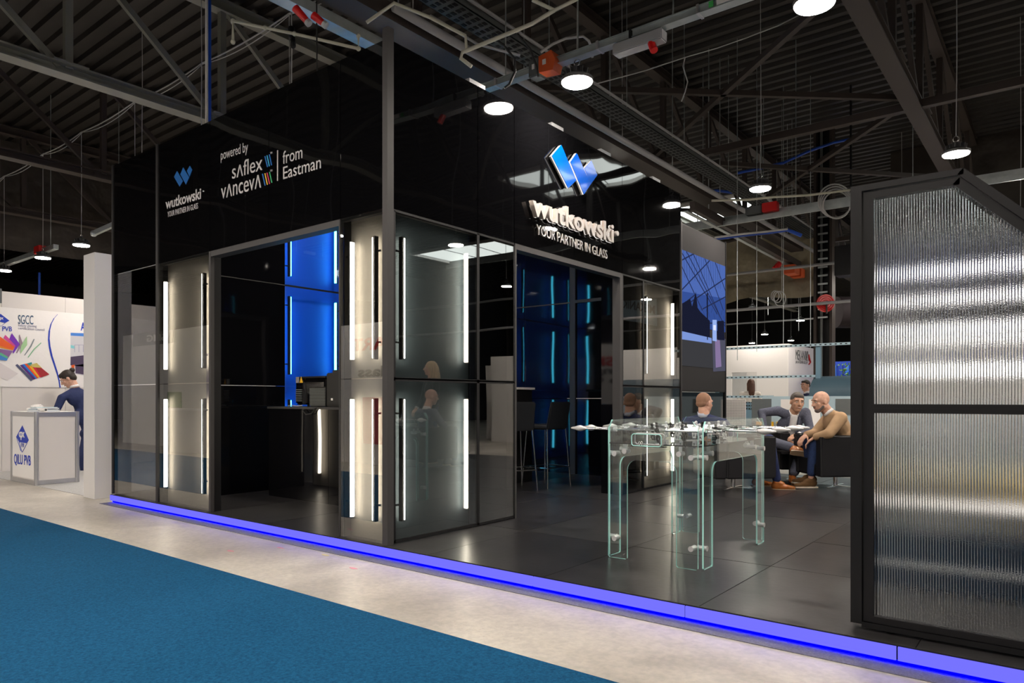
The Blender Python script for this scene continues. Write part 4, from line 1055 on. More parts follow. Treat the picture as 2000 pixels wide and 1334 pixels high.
def person(label, loc, rz, J, s=1.1, skin='skin', top='navy', legs='jeans', shirt='shirt', hairm=None, hairstyle='short', beard=None, smile=False,
           shoes=None, handL=None, handR=None, openj=False, group=None, socks='sock', sleeves=True, vox=.012):
    """J: dict of joints in the figure's own frame (x = viewer's right, y = away, z up)"""
    t = thing('person', label, 'person', loc, rz, group)
    V = {k: Vector(v) for k, v in J.items() if isinstance(v, (tuple, list, Vector))}
    hc, fdir = V['head'], V['face']
    pr, B, P = head(hc, fdir, s, J.get('tilt', (0, 0, 1)))
    sp = (V['neck']-V['pelvis']).normalized()
    body = list(pr)
    body += [('c', V['neck'], hc+B @ Vector((0, -.02, -.045))*s, .062*s, .055*s), ('c', V['pelvis'], V['neck']-sp*.16, .10, .08), 
             ('c', V['neck']-sp*.14, V['neck'], .06, .048)]
    for sd in 'LR':
        body += [('c', V['neck']-sp*.12, V['sh'+sd], .05, .042), ('c', V['sh'+sd], V['el'+sd], .043, .036), ('c', V['el'+sd], V['wr'+sd], .036, .024*s)]
        body += [('c', V['pelvis'], V['kn'+sd], .07, .055), ('c', V['kn'+sd], V['an'+sd], .05, .034), ('c', V['an'+sd], V['an'+sd]+V['toe'+sd].normalized()*.08-Vector((0, 0, .03)), .032, .025)]
        d = V.get('hand'+sd, (V['wr'+sd]-V['el'+sd])).normalized(); nn = V.get('hn'+sd, Vector((0, 0, 1)))
        if abs(d.dot(nn.normalized())) > .95: nn = Vector((0, -1, .2))
        body += hand(V['wr'+sd], d, nn, s, thumb=1 if sd == 'L' else -1)
    bd = blob('body', body, M[skin], t, .0085, 2, fac=.5)
    face_parts(t, P, B, s, smile=smile)
    # hair
    if hairstyle == 'short':
        blob('hair', [('e', P(0, -.022, .042), (.081*s, .094*s, .087*s), B), ('e', P(0, -.055, -.005), (.070*s, .052*s, .05*s), B), ('e', P(0, .030, .085), (.062*s, .048*s, .034*s), B)], M[hairm], t, .008, 2)
    elif hairstyle == 'cropped':
        blob('hair', [('e', P(0, -.024, .040), (.0785*s, .088*s, .084*s), B), ('e', P(0, -.058, -.008), (.068*s, .046*s, .045*s), B)], M[hairm], t, .008, 2)
    elif hairstyle == 'bun':
        blob('hair', [('e', P(0, -.022, .040), (.083*s, .097*s, .090*s), B), ('e', P(0, -.060, -.01), (.072*s, .052*s, .06*s), B), ('e', P(0, .03, .08), (.066*s, .05*s, .04*s), B)], M[hairm], t, .008, 2)
        blob('bun', [('e', P(0, -.115, .075), (.040*s, .038*s, .036*s), B), ('c', P(0, -.08, .06), P(0, -.11, .075), .02*s, .02*s)], M[hairm], t, .008, 2)
    elif hairstyle == 'long':
        blob('hair', [('e', P(0, -.022, .040), (.085*s, .097*s, .090*s), B), ('c', P(0, -.065, .0), P(0, -.095, -.16), .075*s, .070*s), ('c', P(.03, -.08, -.15), P(.03, -.09, -.24), .05*s, .03*s), ('c', P(-.03, -.08, -.15), P(-.03, -.09, -.24), .05*s, .03*s),
                      ('c', P(.07, .0, .02), P(.072, -.02, -.14), .025*s, .022*s), ('c', P(-.07, .0, .02), P(-.072, -.02, -.14), .025*s, .022*s)], M[hairm], t, .009, 2)
    if beard:
        blob('beard', [('e', P(0, .056, -.084), (.036*s, .036*s, .030*s), B), ('c', P(-.056, .018, -.052), P(-.022, .062, -.088), .018*s, .020*s), ('c', P(.056, .018, -.052), P(.022, .062, -.088), .018*s, .020*s), ('c', P(-.020, .087, -.042), P(.020, .087, -.042), .007*s, .007*s)], M[beard], t, .006, 1)
    # clothes
    ax = (V['shR']-V['shL']).normalized(); fw_ = ax.cross(sp); fw_ = fw_ if fw_.dot(V['front']) > 0 else -fw_; fw_.normalize()
    T = Matrix(((ax.x, fw_.x, sp.x), (ax.y, fw_.y, sp.y), (ax.z, fw_.z, sp.z)))
    ch = V['neck']-sp*.20; mid = V['pelvis'].lerp(ch, .5); w = (V['shR']-V['shL']).length
    bk = J.get('bulk', 1.)
    jk = [('e', ch, (w*.47*bk, .125*bk, .17*bk), T), ('e', mid, (w*.42*bk, .130*bk, .20*bk), T), ('e', V['pelvis']+sp*.03, (w*.43*bk, .140*bk, .13*bk), T),
          ('c', V['shL'], V['neck']-sp*.055, .068, .070), ('c', V['shR'], V['neck']-sp*.055, .068, .070), ('c', V['neck']-sp*.045, ch, .078, .12), ('c', ch, V['pelvis'], .12, .125)]
    for sd in 'LR':
        jk += [('c', V['sh'+sd], V['el'+sd], .072*bk, .056*bk), ('c', V['el'+sd], V['wr'+sd].lerp(V['el'+sd], .12), .056*bk, .042*bk)]
        obj('cuff', MB().cyl(V['wr'+sd].lerp(V['el'+sd], .16), V['wr'+sd].lerp(V['el'+sd], .01), .040, 14, .036), M[shirt], t, smooth=True, auto=40, local=True)
    jo = blob('jacket', jk, M[top], t, vox, 3)
    # shirt front: a narrow wedge standing proud of the open jacket, collar round the neck
    nk = V['neck']
    if openj:
        blob('shirt', [('c', nk-sp*.03+fw_*.045, ch+fw_*.082, .055, .070), ('c', ch+fw_*.080, mid+fw_*.085-sp*.05, .072, .075), ('e', mid-sp*.08+fw_*.075, (.085, .07, .11), T)], M[shirt], t, .010, 3)
        for sd in (-1, 1):
            p0 = nk+ax*sd*.060+fw_*.070-sp*.01; p1 = ch+ax*sd*.085+fw_*.150+sp*.03; p2 = mid+ax*sd*.055+fw_*.152-sp*.04; p3 = ch+ax*sd*.030*2+fw_*.158+sp*.0
            obj('lapel', MB().prism([p0, p0+ax*sd*.030-sp*.02, p1+ax*sd*.02, p2+ax*sd*.012, p2, p3], fw_*.008), M[top], jo, local=True)
    cl = MB(); cc = nk+sp*.018; rr_ = .059*s
    a0 = [cc+(ax*math.cos(a_)*rr_+fw_*math.sin(a_)*rr_*.95)+sp*(.026-.020*max(0, math.sin(a_))) for a_ in [math.radians(110)+i*math.radians(320)/28 for i in range(29)]]
    a1 = [cc-sp*.025+(ax*math.cos(a_)*(rr_+.010)+fw_*math.sin(a_)*(rr_+.012))-sp*(.012*max(0, math.sin(a_))) for a_ in [math.radians(110)+i*math.radians(320)/28 for i in range(29)]]
    va = [cl.bm.verts.new(q) for q in a0]; vb = [cl.bm.verts.new(q) for q in a1]
    for i in range(28): cl.face([va[i], va[i+1], vb[i+1], vb[i]])
    co = obj('collar', cl, M[shirt], t, smooth=True, local=True); md = co.modifiers.new('t', 'SOLIDIFY'); md.thickness = .008
    tr = [('e', V['pelvis'], (w*.42, .135, .12), T)]
    for sd in 'LR':
        tr += [('c', V['pelvis']+ax*(.075 if sd == 'R' else -.075), V['kn'+sd], .092, .072), ('c', V['kn'+sd], V['an'+sd]+(V['kn'+sd]-V['an'+sd]).normalized()*J.get('hem', .05), .072, J.get('hemr', .056))]
        if socks: obj('sock', MB().cyl(V['an'+sd]+(V['kn'+sd]-V['an'+sd]).normalized()*.12, V['an'+sd]-(V['kn'+sd]-V['an'+sd]).normalized()*.01, .040, 12), M[socks], t, smooth=True, auto=40, local=True)
    blob('trousers', tr, M[legs], t, vox, 3)
    if shoes:
        for sd in 'LR': shoe(t, V['an'+sd], V['toe'+sd], M[shoes[0]], M[shoes[1]], s, up=J.get('up'+sd, (0, 0, 1)))
    return t
def PX(px, py, d, px0):     # local figure coordinates from measured position at distance d
    return ((px-px0)/FPX*d, 0, CAM.z-.1-(py-HZ)/FPX*d)

# man in navy on the left chair, seen from behind
d1 = 9.15; o1 = at(1432, 900, d1); L1 = lambda px, py, dy=0: (PX(px, py, d1, 1432)[0], dy, PX(px, py, d1, 1432)[2])
person('man in navy jacket with cropped hair, seen from behind on the left chair', (o1.x, o1.y, .1), YAW,
       dict(head=L1(1377, 788, .02), face=(.80, .50, -.10), neck=L1(1375, 810, .0), pelvis=L1(1418, 893, .02), front=(1, .3, .2),
            shL=(L1(1348, 825, .17)), shR=(L1(1406, 827, -.16)), elL=L1(1370, 872, .27), wrL=L1(1440, 866, .22), elR=L1(1432, 868, -.20), wrR=L1(1465, 858, .02), handR=(.6, .6, -.1), handL=(1, -.2, 0),
            knR=L1(1500, 858, -.04), anR=L1(1517, 942, -.02), toeR=(1, -.1, 0), knL=L1(1490, 862, .18), anL=L1(1492, 940, .24), toeL=(1, .2, 0)),
       top='navy', legs='navy', shirt='paleblue', hairm='hairshort', hairstyle='cropped', shoes=('brogue', 'solebrown'), s=1.14)
# smiling man in the middle
d2 = 9.95; o2 = at(1552, 900, d2); L2 = lambda px, py, dy=0: (PX(px, py, d2, 1552)[0], dy, PX(px, py, d2, 1552)[2])
person('smiling man in blue grey blazer and white shirt, legs crossed, facing us', (o2.x, o2.y, .1), YAW,
       dict(head=L2(1556, 786, -.02), face=(-.08, -1, -.12), tilt=(.10, 0, 1), neck=L2(1553, 808, .06), pelvis=L2(1545, 872, .30), front=(0, -1, 0),
            shL=L2(1578, 806, .08), shR=L2(1525, 803, .10), elL=L2(1581, 838, -.02), wrL=L2(1549, 848, -.20), elR=L2(1495, 806, .16), wrR=L2(1495, 843, .02), handL=(-1, -.3, -.25), handR=(.2, -.4, -1), hnL=(0, -.3, 1),
            knL=L2(1556, 868, -.25), anL=L2(1534, 928, -.25), toeL=(-.1, -1, -.05), knR=L2(1500, 862, -.18), anR=L2(1529, 872, -.44), toeR=(.97, -.10, -.10), upR=(-.1, .80, .60), hem=.08, hemr=.066),
       top='greyplaid', legs='greyplaid', shirt='shirt', hairm='hairgrey', hairstyle='short', smile=True, openj=True, shoes=('brogue', 'solebrown'), s=1.14, skin='skin2')
# bald man in beige
d3 = 9.2; o3 = at(1625, 900, d3); L3 = lambda px, py, dy=0: (PX(px, py, d3, 1625)[0], dy, PX(px, py, d3, 1625)[2])
person('bald man with grey beard in beige jacket and jeans, leaning forward', (o3.x, o3.y, .1), YAW,
       dict(head=L3(1603, 785, .0), face=(-.95, -.12, -.22), neck=L3(1618, 805, .02), pelvis=L3(1678, 884, .06), front=(-1, 0, 0),
            shL=L3(1630, 816, -.17), shR=L3(1636, 812, .19), elL=L3(1603, 845, -.24), wrL=L3(1585, 853, -.10), elR=L3(1606, 848, .22), wrR=L3(1580, 850, .10), bulk=1.18, handL=(-.7, .3, -.6), handR=(-.7, -.3, -.6),
            knL=L3(1588, 867, -.03), anL=L3(1585, 938, .02), toeL=(-1, -.05, 0), knR=L3(1590, 866, .18), anR=L3(1598, 934, .24), toeR=(-1, .3, 0), hem=.10, hemr=.058),
       top='beige', legs='jeans', shirt='shirt', hairstyle='none', beard='beard', shoes=('suede', 'sole'), socks=None, s=1.16)
# woman at the neighbouring booth
d4 = 12.6; o4 = at(146, 900, d4); L4 = lambda px, py, dy=0: (PX(px, py, d4, 146)[0], dy, CAM.z-(py-HZ)/FPX*d4)
person('person with dark hair bun and navy jacket bending over behind the white counter', (o4.x, o4.y, .006), YAW,
       dict(head=L4(133, 741, 0), face=(-.75, -.35, -.6), neck=L4(143, 757, .04), pelvis=L4(172, 850, .1), front=(-1, -.2, -.3),
            shL=L4(135, 778, -.2), shR=L4(155, 772, .2), elL=L4(130, 805, -.3), wrL=L4(134, 832, -.22), elR=L4(150, 808, .2), wrR=L4(140, 835, .1), knL=L4(168, 890, -.1), anL=L4(172, 931, -.1), toeL=(-1, -.3, 0), knR=L4(175, 890, .15), anR=L4(178, 931, .15), toeR=(-1, -.3, 0)),
       top='navy', legs='navy', hairm='hair', hairstyle='bun', shoes=('leather', 'sole'), s=1.25)
# far visitors at the white booth with the company name
d5 = 19.0; o5 = at(1465, 900, d5); Z5 = lambda py: CAM.z-(py-HZ)/FPX*d5
person('woman with long brown hair and cream jacket, seen from behind at white booth', (o5.x, o5.y, 0), YAW,
       dict(head=(.02, 0, 1.66), face=(.1, 1, 0), neck=(.0, 0, 1.47), pelvis=(0, 0, .98), front=(0, 1, 0), shL=(-.22, 0, 1.40), shR=(.22, 0, 1.40), elL=(-.33, .05, 1.14), wrL=(-.2, .2, 1.0), elR=(.33, .05, 1.14), wrR=(.2, .2, 1.0),
            knL=(-.1, 0, .5), anL=(-.1, 0, .09), toeL=(0, 1, 0), knR=(.1, 0, .5), anR=(.1, 0, .09), toeR=(0, 1, 0)),
       top='whitecloth', legs='jeans', hairm='hairbrown', hairstyle='long', shoes=('leather', 'sole'), s=1.15, vox=.016)
o6 = at(1573, 900, 17.5)
person('dark-haired man in navy walking past the white booth corner', (o6.x, o6.y, 0), YAW,
       dict(head=(.0, 0, 1.60), face=(-.9, -.35, -.1), neck=(.03, 0, 1.42), pelvis=(.05, 0, .95), front=(-1, -.3, 0), shL=(.02, -.2, 1.33), shR=(.08, .2, 1.33), elL=(.1, -.26, 1.06), wrL=(-.1, -.25, .9), elR=(.2, .22, 1.06), wrR=(.1, .2, .85),
            knL=(-.15, -.1, .5), anL=(-.1, -.1, .09), toeL=(-1, -.3, 0), knR=(.15, .1, .5), anR=(.35, .1, .13), toeR=(-1, -.3, 0)),
       top='navy', legs='navy', hairm='hair', hairstyle='short', shoes=('leather', 'sole'), s=1.15, vox=.016)

# ================================================================== WHITE COLUMN AND LEFT NEIGHBOUR
tag(obj('column', MB().bbox(-5.737, -5.401, -.05, .40, 0, 3.12, .004, 1), M['pillar']), 'tall plain white column standing at the left end of the booth', 'column')
NW = -10.306
nb = thing('neighbour_wall', 'white back wall of the neighbouring stand on the left', 'wall', (NW, 1, 0))
for a, b in ((-1.6, -.62), (-.62, .37), (.37, 1.36), (1.36, 2.35), (2.35, 3.34), (3.34, 4.33), (4.33, 6)):
    obj('wall_panel', MB().box(NW-.03, NW, a+.002, b-.002, .0, 3.14), M['offwhite'], nb)
obj('dark_sign', MB().box(NW+.002, NW+.02, -1.5, fx(3, 600, NW).y, 2.93, 3.18), M['darkgrey'], nb)
E1 = NW+.012
def c1(x, y, e=.004): return fx(x/6.065, 560+y/6.065, E1+e)
bn = thing('banner', 'white vinyl banner with blue curve, coloured glass fan and film rolls print', 'banner', (NW, 0, 1.4))
tz = fx(100, 608, E1).z; bz = fx(60, 756, E1).z
obj('banner_sheet', MB().box(NW+.003, E1, -1.5, fx(118, 700, E1).y+.5, bz, tz), M['sheet'], bn)
def pp(name, pts, m, e=.004, d=.0012): return obj(name, MB().prism([c1(x, y, e) for x, y in pts], (d, 0, 0)), m, bn)
nx = (1, 0, 0)
pp('emblem', [(-60, 400), (5, 320), (112, 402), (60, 430), (-60, 400)][:4], M['printblue'])
obj('emblem_outline', MB().tube([c1(60, 430), c1(10, 470), c1(-50, 420)], .004, 4), M['printblue'], bn)
text('emblem_letters', 'qx', c1(-20, 385, .006), c1(42, 388, .006), .055, nx, M['sheet'], bn, bold=.02)
text('lettering', 'U PVB', c1(-45, 523), c1(142, 528), .085, nx, M['printblue'], bn, bold=.012)
text('lettering', 'SGCC', c1(215, 440), c1(395, 446), .165, nx, M['printteal'], bn)
text('lettering', 'safety glazing', c1(217, 468), c1(435, 482), .045, nx, M['printtext'], bn)
text('lettering', 'certification council', c1(217, 503), c1(527, 523), .045, nx, M['printtext'], bn)
cv = [c1(x, y) for x, y in ((682, 328), (640, 375), (605, 440), (585, 520), (578, 620), (588, 710), (612, 820), (645, 920), (680, 1030), (700, 1110), (712, 1195))]
cvm = MB()
for p, q, w_ in zip(cv, cv[1:], (.006, .012, .018, .024, .028, .030, .028, .026, .022, .020)): cvm.beam(p, q, w_, .0015, up=nx)
obj('blue_curve', cvm, M['printblue'], bn)
for k, (pts, c_) in enumerate((
    ([(-40, 560), (0, 590), (170, 710), (150, 755), (-40, 715)], (.75, .25, .01)),
    ([(0, 590), (60, 640), (175, 705), (155, 750), (0, 700)], (.75, .10, .01)),
    ([(40, 610), (62, 570), (190, 690), (180, 720)], (.62, .06, .28)),
    ([(110, 620), (140, 550), (235, 680), (160, 792), (150, 770), (185, 700)], (.16, .02, .42)),
    ([(225, 580), (232, 565), (272, 680), (200, 790), (192, 780), (235, 685)], (.28, .20, .26)),
    ([(250, 700), (318, 585), (322, 690), (242, 797)], (.35, .58, .30)),
    ([(400, 618), (410, 622), (372, 710), (295, 815), (286, 812), (360, 700)], (.20, .24, .26)),
    ([(485, 660), (490, 668), (410, 742), (335, 842), (328, 835), (400, 735)], (.18, .45, .25)),
    ([(-40, 730), (150, 760), (80, 875), (-40, 850)], (.22, .10, .28)),
    ([(-40, 780), (95, 850), (80, 876), (-40, 860)], (.05, .22, .60)),
    ([(10, 780), (100, 835), (85, 850), (-20, 800)], (.10, .45, .25)))):
    pp('print_shape', pts, pm('print colour %d' % k, c_), .004+.0013*k)
for k, (pts, c_) in enumerate((
    ([(182, 930), (205, 915), (395, 1100), (365, 1120)], (.07, .08, .16)), ([(235, 930), (262, 922), (425, 1090), (398, 1102)], (.07, .01, .20)),
    ([(262, 922), (288, 915), (440, 1085), (425, 1092)], (.0, .18, .60)), ([(288, 915), (318, 910), (455, 1082), (440, 1086)], (.75, .08, .01)),
    ([(318, 910), (350, 905), (475, 1060), (455, 1080)], (.80, .42, .01)), ([(385, 950), (420, 950), (520, 1060), (475, 1075)], (.62, .01, .04)),
    ([(420, 950), (490, 960), (585, 1038), (490, 1075)], (.35, .015, .02)), ([(318, 910), (375, 893), (385, 940), (350, 935)], (.02, .25, .28)),
    ([(355, 925), (435, 903), (495, 960), (400, 955)], (.55, .45, .12)))):
    pp('print_shape', pts, pm('print roll %d' % k, c_), .004+.0013*k)
pp('print_shape', [(-40, 930), (0, 900), (215, 1030), (85, 1110), (-40, 1060)], pm('print pale pink', (.66, .62, .62)), .004)
ph = thing('photo_banner', 'white banner with blue bar and factory photograph beside the column', 'banner', (NW, 1.8, 1.4))
obj('banner_sheet', MB().box(NW+.003, NW+.010, fx(118, 700, E1).y+.51, 3.4, bz+.06, tz), M['sheet'], ph)
def pp2(pts, m, e=0.): return obj('photo_area', MB().prism([c1(x, y, e) for x, y in pts], (.0012, 0, 0)), m, ph)
pp2([(836, 545), (1100, 555), (1100, 595), (836, 580)], pm('print sky bar', (.05, .20, .60)))
pp2([(836, 582), (1100, 596), (1100, 1075), (832, 1020)], pm('print factory pale', (.55, .55, .58)))
pp2([(836, 830), (1100, 800), (1100, 960), (834, 930)], pm('print factory dark', (.06, .04, .09)), .0015)
pp2([(845, 930), (885, 920), (875, 1020), (850, 1015)], pm('print factory orange', (.7, .10, .01)), .003)
pp2([(890, 930), (1100, 900), (1100, 1060), (895, 1025)], M['print factory dark'], .0015)
pp2([(836, 690), (880, 700), (880, 735), (836, 725)], pm('print cyan', (.2, .55, .6)), .0015)
for u in (885, 935, 985): obj('photo_line', MB().beam(c1(u, 690, .0015), c1(u, 775, .0015), .01, .001, up=nx), M['printtext'], ph)
obj('photo_line', MB().beam(c1(885, 690, .0015), c1(1050, 690, .0015), .01, .001, up=nx), M['printtext'], ph)
text('lettering', 'A', c1(955, 515), c1(1010, 518), .15, nx, M['printblue'], ph, bold=.03)
# counter
kx0 = fz(18, 939.5, 0).x; kx1 = -7.578; ky1 = .58; kz = 1.07
kc = thing('reception_counter', 'white exhibition counter with aluminium corner profiles and blue diamond emblem', 'counter', ((kx0+kx1)/2, .3, .006))
obj('front_panel', MB().box(kx0+.05, kx1-.05, .012, .02, .07, kz-.06), M['offwhite'], kc)
obj('side_panel', MB().box(kx1-.02, kx1-.012, .05, ky1-.05, .07, kz-.06), M['offwhite'], kc)
obj('back_panel', MB().box(kx0, kx1, ky1-.02, ky1-.01, .07, kz-.06), M['offwhite'], kc)
for z0, z1 in ((.01, .075), (kz-.065, kz)):
    obj('rail', MB().box(kx0+.04, kx1-.04, .004, .03, z0, z1), M['alu'], kc); obj('rail', MB().box(kx1-.03, kx1-.004, .04, ky1-.04, z0, z1), M['alu'], kc)
for x, y in ((kx0+.02, .02), (kx1-.02, .02), (kx1-.02, ky1-.02), (kx0+.02, ky1-.02)):
    c_ = MB(); c_.cyl((x, y, .006), (x, y, kz+.01), .026, 8); c_.box(x-.03, x+.03, y-.006, y+.006, .006, kz+.01).box(x-.006, x+.006, y-.03, y+.03, .006, kz+.01)
    obj('corner_profile', c_, M['alu'], kc)
obj('countertop', MB().box(kx0+.02, kx1-.02, .02, ky1-.02, kz-.01, kz+.008), M['white'], kc)
obj('poster_sheet', MB().box(kx0+.055, kx1-.055, .006, .0115, .09, kz-.02), M['sheet'], kc)
def c6(x, y): return fy(x/6.669, 780+y/6.669, .004)
def pk(n_, pts, m): return obj(n_, MB().prism([c6(*p) for p in pts], (0, -.0015, 0)), m, kc)
pk('emblem_top', [(292, 338), (375, 530), (352, 572), (250, 558), (213, 485)], M['printblue'])
obj('emblem_outline', MB().tube([c6(250, 558), c6(285, 686), c6(292, 686), c6(352, 572)], .005, 4), M['printblue'], kc)
obj('emblem_outline', MB().tube([c6(213, 485), c6(222, 520), c6(272, 672)], .004, 4), M['printblue'], kc)
text('emblem_letters', 'qx', c6(250, 488)+Vector((0, -.003, 0)), c6(325, 495)+Vector((0, -.003, 0)), .12, (0, -1, 0), M['sheet'], kc, bold=.03)
text('emblem_letters', '\u9f50\u9c81', c6(272, 615), c6(313, 620), .05, (0, -1, 0), M['printblue'], kc)
text('lettering', 'QILU PVB', c6(183, 832), c6(401, 862), .15, (0, -1, 0), M['printblue'], kc, bold=.012)
# papers on the counter
q_ = obj('paper_roll', MB().cyl((kx0+.35, .12, kz+.035), (kx0+.95, .16, kz+.035), .026, 12), M['white'], smooth=True, auto=40); tag(q_, 'rolled white paper lying on the left of the counter', 'paper')
q_ = obj('roll_end', MB().cyl((kx0+.951, .16, kz+.035), (kx0+.953, .16, kz+.035), .016, 10), M['darkgrey'], q_)
cr = MB(); cr.ball((kx1-.62, .22, kz+.06), (.10, .08, .05), 14)
for v in cr.bm.verts: v.co += Vector((RND.uniform(-1, 1), RND.uniform(-1, 1), RND.uniform(-1, 1)))*.016
for v in cr.bm.verts: v.co.z = max(v.co.z, kz+.009)
tag(obj('crumpled_paper', cr, M['white']), 'crumpled white tissue in the middle of the counter', 'paper')
cols_ = ((.55, .62, .7), (.7, .7, .68), (.3, .45, .55), (.72, .72, .75), (.5, .62, .66))
mags = ['lowest pale leaflet of the stack on the counter', 'second leaflet of the stack on the counter', 'teal-edged leaflet in the middle of the counter stack', 'white leaflet second from top of the counter stack', 'bluish leaflet on top of the counter stack']
for k in range(5):
    x = kx1-.42+.03*RND.uniform(-1, 1)
    tag(obj('leaflet', MB().box(x-(.17-.01*k), x+(.20-.02*k), .08+.01*k, .40, kz+.009+.013*k, kz+.021+.013*k), pm('leaflet %d' % k, cols_[k])), mags[k], 'leaflet', 'leaflets stacked on the white counter')

# ================================================================== CURTAINS, PILLAR, FAR HALL
def curtain(name, p, q, z0a, z0b, z1, m, label, n=40, amp=.12):
    mb = MB(); p, q = Vector((*p, 0)), Vector((*q, 0)); nr = (q-p).cross(Vector((0, 0, 1))).normalized(); cols_ = []
    rows = 8
    for i in range(n+1):
        t_ = i/n; off = amp*math.sin(t_*47)*.5+amp*math.sin(t_*23+1)
        za = z0a+(z0b-z0a)*t_+.05*math.sin(t_*31)
        cols_.append([mb.bm.verts.new(p.lerp(q, t_)+nr*off*(1-.5*j/rows)*(1+.3*math.sin(j*1.3+t_*9))+Vector((0, 0, za+(z1-za)*j/rows))) for j in range(rows+1)])
    for A, B in zip(cols_, cols_[1:]):
        for j in range(rows): mb.face([A[j], B[j], B[j+1], A[j+1]])
    return tag(obj(name, mb, m, smooth=True), label, 'curtain')
curtain('smoke_curtain', (-17.2, -17), (-17.2, 20), 5.05, 5.2, 7.9, M['curtain'], 'huge dark smoke curtain hanging under the roof on the left')
curtain('smoke_curtain', (-12, 15.2), (-.75, 15.2), 3.85, 3.95, 5.6, M['olive'], 'olive brown smoke curtain hanging behind the screen')
cb_ = MB(); cb_.cyl((-12.2, 15.2, 5.62), (-.6, 15.2, 5.62), .05, 10)
for x in (-11.5, -9, -6.5, -4, -1.2): cb_.cyl((x, 15.2, 5.62), (x, 15.2, 7.9), .015, 6)
obj('curtain_rail', cb_, M['truss'], [o for o in COL.objects if o.name == 'smoke_curtain.001'][0])
curtain('smoke_curtain', (.5, 17.5), (12, 17.5), 4.6, 4.6, 7.9, M['curtain'], 'dark smoke curtain to the right, beyond the dark pillar')
pc = at(1611, 700, 17.0)
pl = thing('steel_pillar', 'dark steel hall pillar with cable ladder behind the seated men', 'pillar', (pc.x, pc.y, 0))
obj('flange', MB().box(pc.x-.22, pc.x-.16, pc.y-.15, pc.y+.15, 0, 7.8), M['truss'], pl)
obj('flange', MB().box(pc.x+.14, pc.x+.20, pc.y-.15, pc.y+.15, 0, 7.8), M['truss'], pl)
obj('web', MB().box(pc.x-.16, pc.x+.14, pc.y, pc.y+.03, 0, 7.8), M['blackframe'], pl)
obj('pipe', MB().cyl((pc.x-.05, pc.y-.1, 0), (pc.x-.05, pc.y-.1, 7.8), .03, 8), M['darkgrey'], pl)
for k in range(14): obj('ladder_rung', MB().box(pc.x-.12, pc.x+.1, pc.y-.16, pc.y-.13, 3.2+.2*k, 3.24+.2*k), M['steel'], pl)
hr = at(1613, 592, 16.0)
t = thing('hose_reel', 'round red hose reel mounted on the dark pillar', 'hose reel', hr)
fwd = Vector((-math.sin(YAW), math.cos(YAW), 0))
obj('disc', MB().cyl(hr, hr+fwd*.06, .20, 28), M['red'], t, smooth=True, auto=40)
for r_ in (.17, .12, .07): obj('disc_rib', MB().tube([hr-fwd*.01+Vector((math.cos(YAW), math.sin(YAW), 0))*r_*math.cos(a_)+Vector((0, 0, r_*math.sin(a_))) for a_ in [i*math.pi/12 for i in range(24)]], .008, 6, closed=True), M['red'], t, smooth=True)
obj('hub', MB().cyl(hr-fwd*.06, hr, .04, 14), M['darkgrey'], t)
obj('arm', MB().beam(hr-fwd*.04-Vector((.2, .15, 0)), hr-fwd*.04, .04, .03), M['truss'], t); obj('arm', MB().beam(hr-fwd*.04-Vector((0, 0, .24)), hr-fwd*.04, .03, .03), M['truss'], t)
fp = at(1650, 500, 15.0)
tag(obj('loudspeaker', MB().box(fp.x+.1, fp.x+.14, fp.y-.02, fp.y+.02, at(1650, 482, 15).z+.001, 7.9).bbox(fp.x-.16, fp.x+.4, fp.y-.2, fp.y+.2, at(1650, 540, 15).z, at(1650, 482, 15).z, .01), M['black']), 'black box loudspeaker hung high just left of the ribbed screen', 'speaker')
# blue container with leafy plant
cb = at(1640, 720, 24.)
t = thing('blue_container', 'blue corrugated container far behind the bald man', 'container', (cb.x, cb.y, 0))
zc1 = at(1640, 706, 24).z
obj('shell', MB().box(cb.x-.25, cb.x+5, cb.y, cb.y+2, 0, zc1), M['containerblue'], t)
for k in range(26): obj('corrugation', MB().box(cb.x-.2+.2*k, cb.x-.1+.2*k, cb.y-.05, cb.y, .1, zc1-.12), M['containerblue'] if k % 2 else pm('lighter blue steel', (.03, .16, .62)), t)
pb = at(1656, 722, 22.)
t = thing('potted_plant', 'leafy green plant in front of the blue container', 'plant', (pb.x, pb.y, 0))
obj('pot', MB().lathe([(.16, 0), (.2, .3), (.18, .3), (.15, .05)], (pb.x, pb.y, 0), 16), M['darkgrey'], t)
obj('stem', MB().tube([(pb.x, pb.y, .1), (pb.x+.03, pb.y, 1), (pb.x, pb.y, 2.1)], .02, 6), M['plant'], t)
lf = MB()
for k in range(140):
    a_ = RND.uniform(0, 6.28); z_ = RND.uniform(1.2, 2.35); r_ = RND.uniform(.05, .3); c_ = Vector((pb.x+r_*math.cos(a_), pb.y+r_*math.sin(a_), z_)); d_ = Vector((RND.uniform(-1, 1), RND.uniform(-1, 1), RND.uniform(-.4, 1))).normalized(); w_ = d_.orthogonal().normalized()
    lf.prism([c_, c_+d_*.05+w_*.025, c_+d_*.12, c_+d_*.05-w_*.025], (0, .002, .002))
q_ = obj('leaves', lf, M['plant'], t); q_['kind'] = 'stuff'

